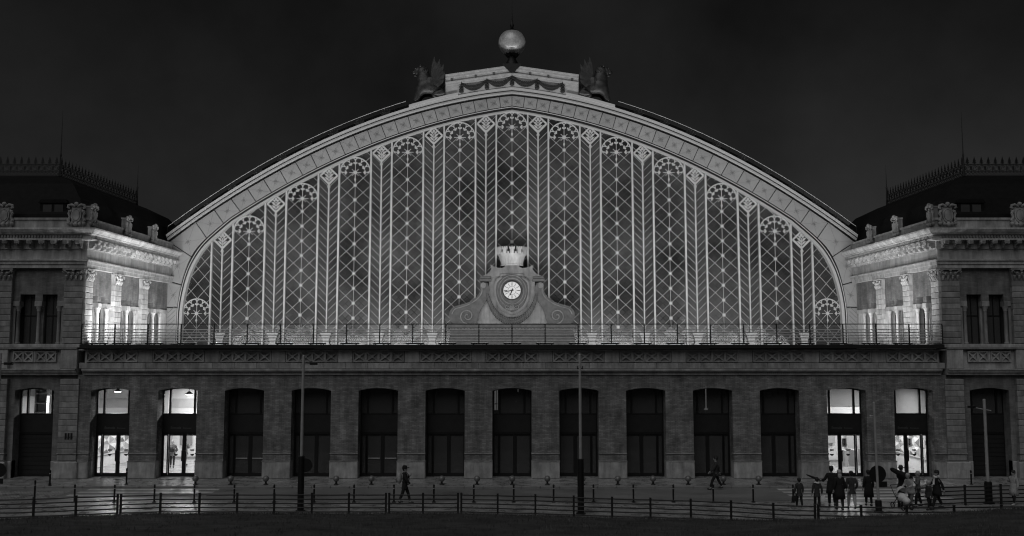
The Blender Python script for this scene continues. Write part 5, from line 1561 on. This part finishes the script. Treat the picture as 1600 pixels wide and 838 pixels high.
def person(x, y, face, H, label, coat='cloth_dark', legs='cloth_black', hair='hair_dark', larm='down', rarm='down', stride=.18, z=0.0, coat_len=.0, hat=None, scarf=None, long_hair=False, lean=0.0, head=1.0, shoes='shoe'):
    k = H / 1.78
    W0 = T(x, y, z) @ RZ(face)
    W = W0 @ Matrix.Scale(k, 4)
    t = thing('person', label, 'person', W0)
    ly = lambda zz: -lean * max(0.0, zz - .9)
    J = [(0, 0, .94, .125, .10), (0, ly(1.08), 1.08, .115, .088), (0, ly(1.28), 1.28, .145, .10), (0, ly(1.45), 1.45, .07), (0, ly(1.52) - .01, 1.525, .053),
         (0, ly(1.58) - .03, 1.58, .074 * head, .084 * head), (0, ly(1.66) - .015, 1.66, .083 * head, .098 * head), (0, ly(1.74), 1.735, .055 * head, .065 * head)]
    E_ = [(0, 1), (1, 2), (2, 3), (3, 4), (4, 5), (5, 6), (6, 7)]
    jk = [(0, 0, .90, .165, .14), (0, ly(1.08), 1.08, .145, .115), (0, ly(1.28), 1.28, .175, .13), (0, ly(1.43), 1.435, .10, .09), (0, ly(1.5), 1.50, .075)]
    jk.append((0, 0, .78, .17, .145)); je = [(0, 1), (1, 2), (2, 3), (3, 4), (0, 5)]
    tr = [(0, 0, .93, .14, .12), (0, 0, 1.04, .125, .105)]; te = [(0, 1)]
    for s, arm in ((-1, larm), (1, rarm)):
        e, w_ = ARMS[arm]
        sh = (s * .175, ly(1.40), 1.40); el = (s * e[0], e[1] + ly(e[2]), e[2]); wr = (s * w_[0], w_[1] + ly(w_[2]), w_[2])
        n = len(J); J += [sh + (.055,), el + (.042,), wr + (.028,)]; E_ += [(2, n), (n, n + 1), (n + 1, n + 2)]
        n = len(jk); cf = tuple(el[i] + (wr[i] - el[i]) * .94 for i in range(3))
        jk += [sh + (.085,), el + (.066,), cf + (.052,)]; je += [(2, n), (n, n + 1), (n + 1, n + 2)]
        dv = Vector(wr) - Vector(el)
        put('hand', hand_m, t, W @ T(*wr) @ tov(dv))
    for s in (-1, 1):
        f = stride * s
        lift_ = .07 if f < -.1 else 0.0
        hip = (s * .09, 0, .87); kn = (s * .10, -f * .55 - .03, .49); an = (s * .10, -f, .09 + lift_); to = (s * .11, -f - .15, .045 + lift_ * .3)
        n = len(J); J += [hip + (.085,), kn + (.058,), an + (.042,), to + (.035,)]; E_ += [(0, n), (n, n + 1), (n + 1, n + 2), (n + 2, n + 3)]
        n = len(tr); tr += [hip + (.105,), kn + (.08,), (an[0], an[1], an[2] + .04, .062)]; te += [(0, n), (n, n + 1), (n + 1, n + 2)]
        MB().ball((an[0], an[1] - .06, an[2] - .035), .06, 9, 6, .85, 2.2, .85).put('shoe', shoes, t, W, True)
    skin('body', J, E_, 'skin', t, W, 1)
    skin('jacket', jk, je, coat, t, W, 1)
    skin('trousers', tr, te, legs, t, W, 1)
    hz = 1.66; hy = ly(1.66)
    if coat_len > 0:
        prof = [(.17, 1.12), (.19, .95), (.215, .95 - coat_len * .5), (.235, .95 - coat_len), (.215, .955 - coat_len)]
        c = MB(); n = 18; m_ = len(prof)
        v = [(r * (1.05 + .05 * math.sin(5 * a) * (i / m_)) * math.cos(a), r * (.82 + abs(stride) * .4 * i / m_ + .05 * math.sin(4 * a + 1) * (i / m_)) * math.sin(a), zz) for i, (r, zz) in enumerate(prof) for a in [2 * PI * q / n for q in range(n)]]
        c.add(v, [(i * n + q, i * n + (q + 1) % n, (i + 1) * n + (q + 1) % n, (i + 1) * n + q) for i in range(m_ - 1) for q in range(n)]).put('coat_skirt', coat, t, W, True)
    hr = MB().lathe([(.104 * head, -.02), (.108 * head, .03), (.098 * head, .085), (.06 * head, .125), (.01, .135)], 14, (0, hy + .018, hz), .93, 1.08)
    hr.ball((0, hy + .055, hz - .02), .085 * head, 10, 6, 1.02, .75, 1.1)
    if long_hair: hr.ball((0, hy + .07, hz - .13), .09, 10, 6, 1.0, .6, 1.5)
    hr.put('hair', hair, t, W, True)
    fc = MB().prism([(-.014, hz - .045), (.014, hz - .045), (.006, hz + .01), (-.006, hz + .01)], hy - .125 * head, hy - .09)
    for s in (-1, 1): fc.ball((s * .088 * head, hy, hz - .02), .022, 6, 4, .5, 1, 1.3)
    fc.box(-.022, .022, hy - .112 * head, hy - .09, hz - .075, hz - .067).put('face', 'skin', t, W)
    MB().ball((-.032, hy - .103 * head, hz + .005), .011, 6, 4).ball((.032, hy - .103 * head, hz + .005), .011, 6, 4).put('eyes', 'hair_dark', t, W)
    if hat:
        MB().lathe([(.122, .05), (.12, .09), (.09, .15), (.02, .165)], 14, (0, hy + .01, hz)).box(-.08, .08, hy - .21, hy - .08, hz + .05, hz + .062).put('cap', hat, t, W, 'auto')
    if scarf:
        MB().tube([(.11 * math.cos(a), ly(1.48) + .10 * math.sin(a), 1.485 + .02 * math.sin(2 * a)) for a in [2 * PI * i / 12 for i in range(13)]], .045, 7).tube([(.06, ly(1.45) - .12, 1.45), (.07, ly(1.3) - .17, 1.28), (.06, ly(1.2) - .17, 1.15)], [.045, .05, .045], 6).put('scarf', scarf, t, W, True)
    return t, W

pk = person(-5.0, -7.95, PI / 2, 1.74, 'person in dark clothes and cap walking with a pale backpack behind the fence', 'cloth_black', 'cloth_black', 'hair_dark', 'swing_f', 'bent_up', .24, hat='cloth_black')[1]
t = thing('backpack', 'pale full backpack on the back of the lone walker in a cap', 'backpack', pk @ T(0, .2, 1.05))
MB().ball((0, .26, 1.22), .2, 12, 8, .95, .62, 1.35).put('sack', 'cloth_light', t, pk, True)
MB().ball((0, .37, 1.12), .12, 10, 6, 1.0, .55, .95).put('pocket', 'cloth_mid', t, pk, True)
for s in (-1, 1): MB().tube([(s * .11, .14, 1.42), (s * .13, -.02, 1.52), (s * .13, -.16, 1.36), (s * .14, -.10, 1.14), (s * .13, .12, 1.06)], .02, 6).put('strap', 'cloth_dark', t, pk)
person(10.58, -3.25, -PI / 2 - .2, 1.72, 'person in dark clothes striding past the dark doorway with a hanging lamp', 'cloth_dark', 'cloth_black', 'hair_dark', 'swing_b', 'swing_f', .30, z=-.10)
wa = person(13.0, -9.15, PI + .15, 1.38, 'young person in dark padded jacket with a dark bag at the edge of the crowd', 'cloth_dark', 'cloth_black', 'hair_dark', 'down', 'carry', .14, head=1.08, shoes='shoe_light')[1]
wb = person(13.72, -9.40, PI - .1, 1.44, 'young person in dark jacket with pale scarf and a white shopping bag', 'cloth_dark', 'cloth_black', 'hair_dark', 'carry', 'down', .10, scarf='cloth_white', head=1.06)[1]
wc = person(14.62, -8.75, PI - .25, 1.86, 'tall person in black coat holding a folded umbrella out sideways', 'cloth_black', 'cloth_black', 'hair_dark', 'down', 'out', .12, coat_len=.35)[1]
person(14.72, -9.45, PI + .1, 1.78, 'person with long fair hair in a long black coat beside the umbrella holder', 'cloth_black', 'cloth_dark', 'hair_grey', 'down', 'down', .08, coat_len=.45, long_hair=True)
person(15.28, -9.40, PI - .1, 1.72, 'person in short dark jacket and pale trousers with hands in pockets', 'cloth_dark', 'cloth_light', 'hair_dark', 'pocket', 'pocket', .20)
person(16.42, -8.45, PI, 1.64, 'person in a black coat hidden behind the round sign', 'cloth_black', 'cloth_black', 'hair_dark', 'down', 'down', .08, coat_len=.5)
wd = person(18.25, -7.75, PI / 2 + .5, 1.76, 'person in dark clothes carrying a long black case on the shoulder', 'cloth_black', 'cloth_black', 'hair_dark', 'bent_up', 'bent_up', .15)[1]
person(18.12, -9.0, -PI / 2 + .5, 1.58, 'person in pale coat leaning over the white pushchair', 'cloth_light', 'cloth_mid', 'hair_grey', 'fwd', 'fwd', .16, lean=.28, coat_len=.2)
person(18.52, -8.85, -PI / 2 - .3, 1.64, 'grey-haired person in mid grey jacket in the knot of people by the pushchair', 'cloth_mid', 'cloth_black', 'hair_grey', 'down', 'bent_up', .14)
person(18.72, -9.45, -PI / 2 + .2, 1.30, 'child in a dark coat among the people by the pushchair', 'cloth_dark', 'cloth_black', 'hair_grey', 'down', 'down', .12, head=1.12, coat_len=.2)
person(19.12, -9.40, -PI / 2, 1.76, 'person in long dark coat with white scarf at the end of the pushchair group', 'cloth_black', 'cloth_black', 'hair_dark', 'fwd', 'swing_b', .26, scarf='cloth_white', coat_len=.3)
person(23.22, -8.25, -PI / 2 + .4, 1.60, 'person in a pale knee-length coat walking alone at the right edge', 'cloth_light', 'cloth_black', 'hair_dark', 'bent_up', 'down', .16, coat_len=.45, shoes='shoe_light')
ic = person(-20.5, 4.3, .25, 1.64, 'pale-haired person in dark jacket with a black bag inside the second lit doorway', 'cloth_mid', 'cloth_black', 'hair_grey', 'bent_up', 'pocket', .10, z=.03)[1]
person(-19.95, 4.9, PI - .4, 1.66, 'person in mid grey clothes seen from behind inside the second lit doorway', 'cloth_mid', 'cloth_mid', 'hair_dark', 'bent_up', 'down', .16, z=.03)
# things they carry
def bag(W, at_, w_, h, d_, mat, label, nm='hand_bag', cat='bag'):
    t = thing(nm, label, cat, W @ T(*at_))
    Wb = W @ T(*at_)
    b = MB(); n = 12; prof = [(.75, 0), (1.0, .12), (1.08, .4), (.95, .8), (.8, 1.0)]
    b.add([(w_ / 2 * r * math.copysign(abs(math.cos(a)) ** .6, math.cos(a)), d_ / 2 * r * math.copysign(abs(math.sin(a)) ** .6, math.sin(a)), h * q) for r, q in prof for a in [2 * PI * i / n for i in range(n)]],
          [(j * n + i, j * n + (i + 1) % n, (j + 1) * n + (i + 1) % n, (j + 1) * n + i) for j in range(4) for i in range(n)] + [tuple(range(n))[::-1], tuple(range(4 * n, 5 * n))])
    b.put('body', mat, t, Wb, 'auto')
    for s in (-1, 1): MB().tube([(-w_ * .25, s * d_ * .25, h), (-w_ * .15, s * d_ * .1, h * 1.35), (w_ * .15, s * d_ * .1, h * 1.35), (w_ * .25, s * d_ * .25, h)], .010, 5).put('handle', mat, t, Wb)
bag(wa, (.27, -.05, .42), .34, .34, .16, 'cloth_black', 'black shoulder bag hanging beside the outermost young person')
bag(wb, (-.27, -.06, .40), .36, .36, .20, 'cloth_white', 'white plastic shopping bag beside the young person with pale scarf', 'shopping_bag')
bag(ic, (-.02, -.24, 1.02), .26, .22, .12, 'cloth_black', 'small black bag held before the person inside the lit doorway')
t = thing('umbrella', 'black folded umbrella held out sideways by the tall person', 'umbrella', wc @ T(.55, -.05, 1.2))
MB().tube([(.44, -.15, 1.12), (.52, -.15, 1.15), (.72, -.16, 1.22), (.98, -.18, 1.32), (1.04, -.18, 1.35)], [.018, .035, .05, .03, .006], 8).put('canopy', 'cloth_black', t, wc, True)
MB().tube([(.34, -.14, 1.07), (.46, -.15, 1.12)], .012, 6).tube([(.34, -.14, 1.07), (.30, -.14, 1.08), (.29, -.14, 1.13)], .014, 6).put('handle', 'black', t, wc)
t = thing('instrument_case', 'long black case slung across the person before the doorway with faceted wall', 'case', wd @ T(0, -.1, 1.2))
Wk_ = T(18.25, -7.98, 1.32) @ Matrix.Rotation(R(28), 4, 'Y')
MB().tube([(-.66, 0, 0), (-.58, 0, 0), (-.2, 0, 0), (.1, 0, .01), (.36, 0, 0), (.44, 0, 0)], [.05, .10, .13, .19, .18, .08], 10).put('shell', 'cloth_black', t, Wk_, True)
MB().tube([(-.3, .05, .02), (-.3, -.13, .02), (-.28, -.15, -.02)], .02, 6).put('buckle', 'cloth_dark', t, Wk_)
MB().tube([(-.4, .0, .17), (-.1, .0, .36), (.2, .0, .17)], .02, 6).put('strap', 'cloth_dark', t, Wk_)
# white pushchair
Wp = T(17.62, -9.15, 0) @ RZ(.25)
t = thing('pushchair', 'white pushchair with hood in front of the people by the fence', 'pushchair', Wp)
hood = MB(); n = 10
v = []
for i in range(6):
    a = PI * .08 + PI * .55 * i / 5
    for j in range(n + 1):
        b = PI * j / n
        v.append((-.34 * math.cos(b) * .8, .32 * math.cos(a) * math.sin(b) - .05, .62 + .34 * math.sin(a) * math.sin(b) + .05))
hood.add(v, [(i * (n + 1) + j, i * (n + 1) + j + 1, (i + 1) * (n + 1) + j + 1, (i + 1) * (n + 1) + j) for i in range(5) for j in range(n)])
hood.put('hood', 'cloth_white', t, Wp, True)
MB().ball((0, 0, .52), .26, 12, 8, .85, 1.35, .75).put('seat', 'cloth_white', t, Wp, True)
MB().ball((0, -.32, .42), .17, 10, 6, 1.0, 1.1, .8).put('foot_muff', 'cloth_white', t, Wp, True)
for s in (-1, 1):
    MB().tube([(s * .22, .45, 1.0), (s * .22, .2, .62), (s * .22, -.36, .14)], .016, 6).put('frame_tube', 'iron', t, Wp)
    MB().tube([(s * .22, -.05, .55), (s * .22, .34, .14)], .016, 6).put('frame_tube', 'iron', t, Wp)
    for yy in (-.36, .34):
        wl_ = MB().tube([(s * .22 + .10 * 0, yy + .12 * math.cos(a), .13 + .12 * math.sin(a)) for a in [2 * PI * i / 14 for i in range(15)]], .022, 6, False).put('wheel', 'black', t, Wp)
        MB().tube([(s * .22 - .03, yy, .13), (s * .22 + .03, yy, .13)], .03, 8).put('hub', 'pole', wl_, Wp)
MB().tube([(-.22, .45, 1.0), (.22, .45, 1.0)], .018, 6).put('push_handle', 'iron', t, Wp)
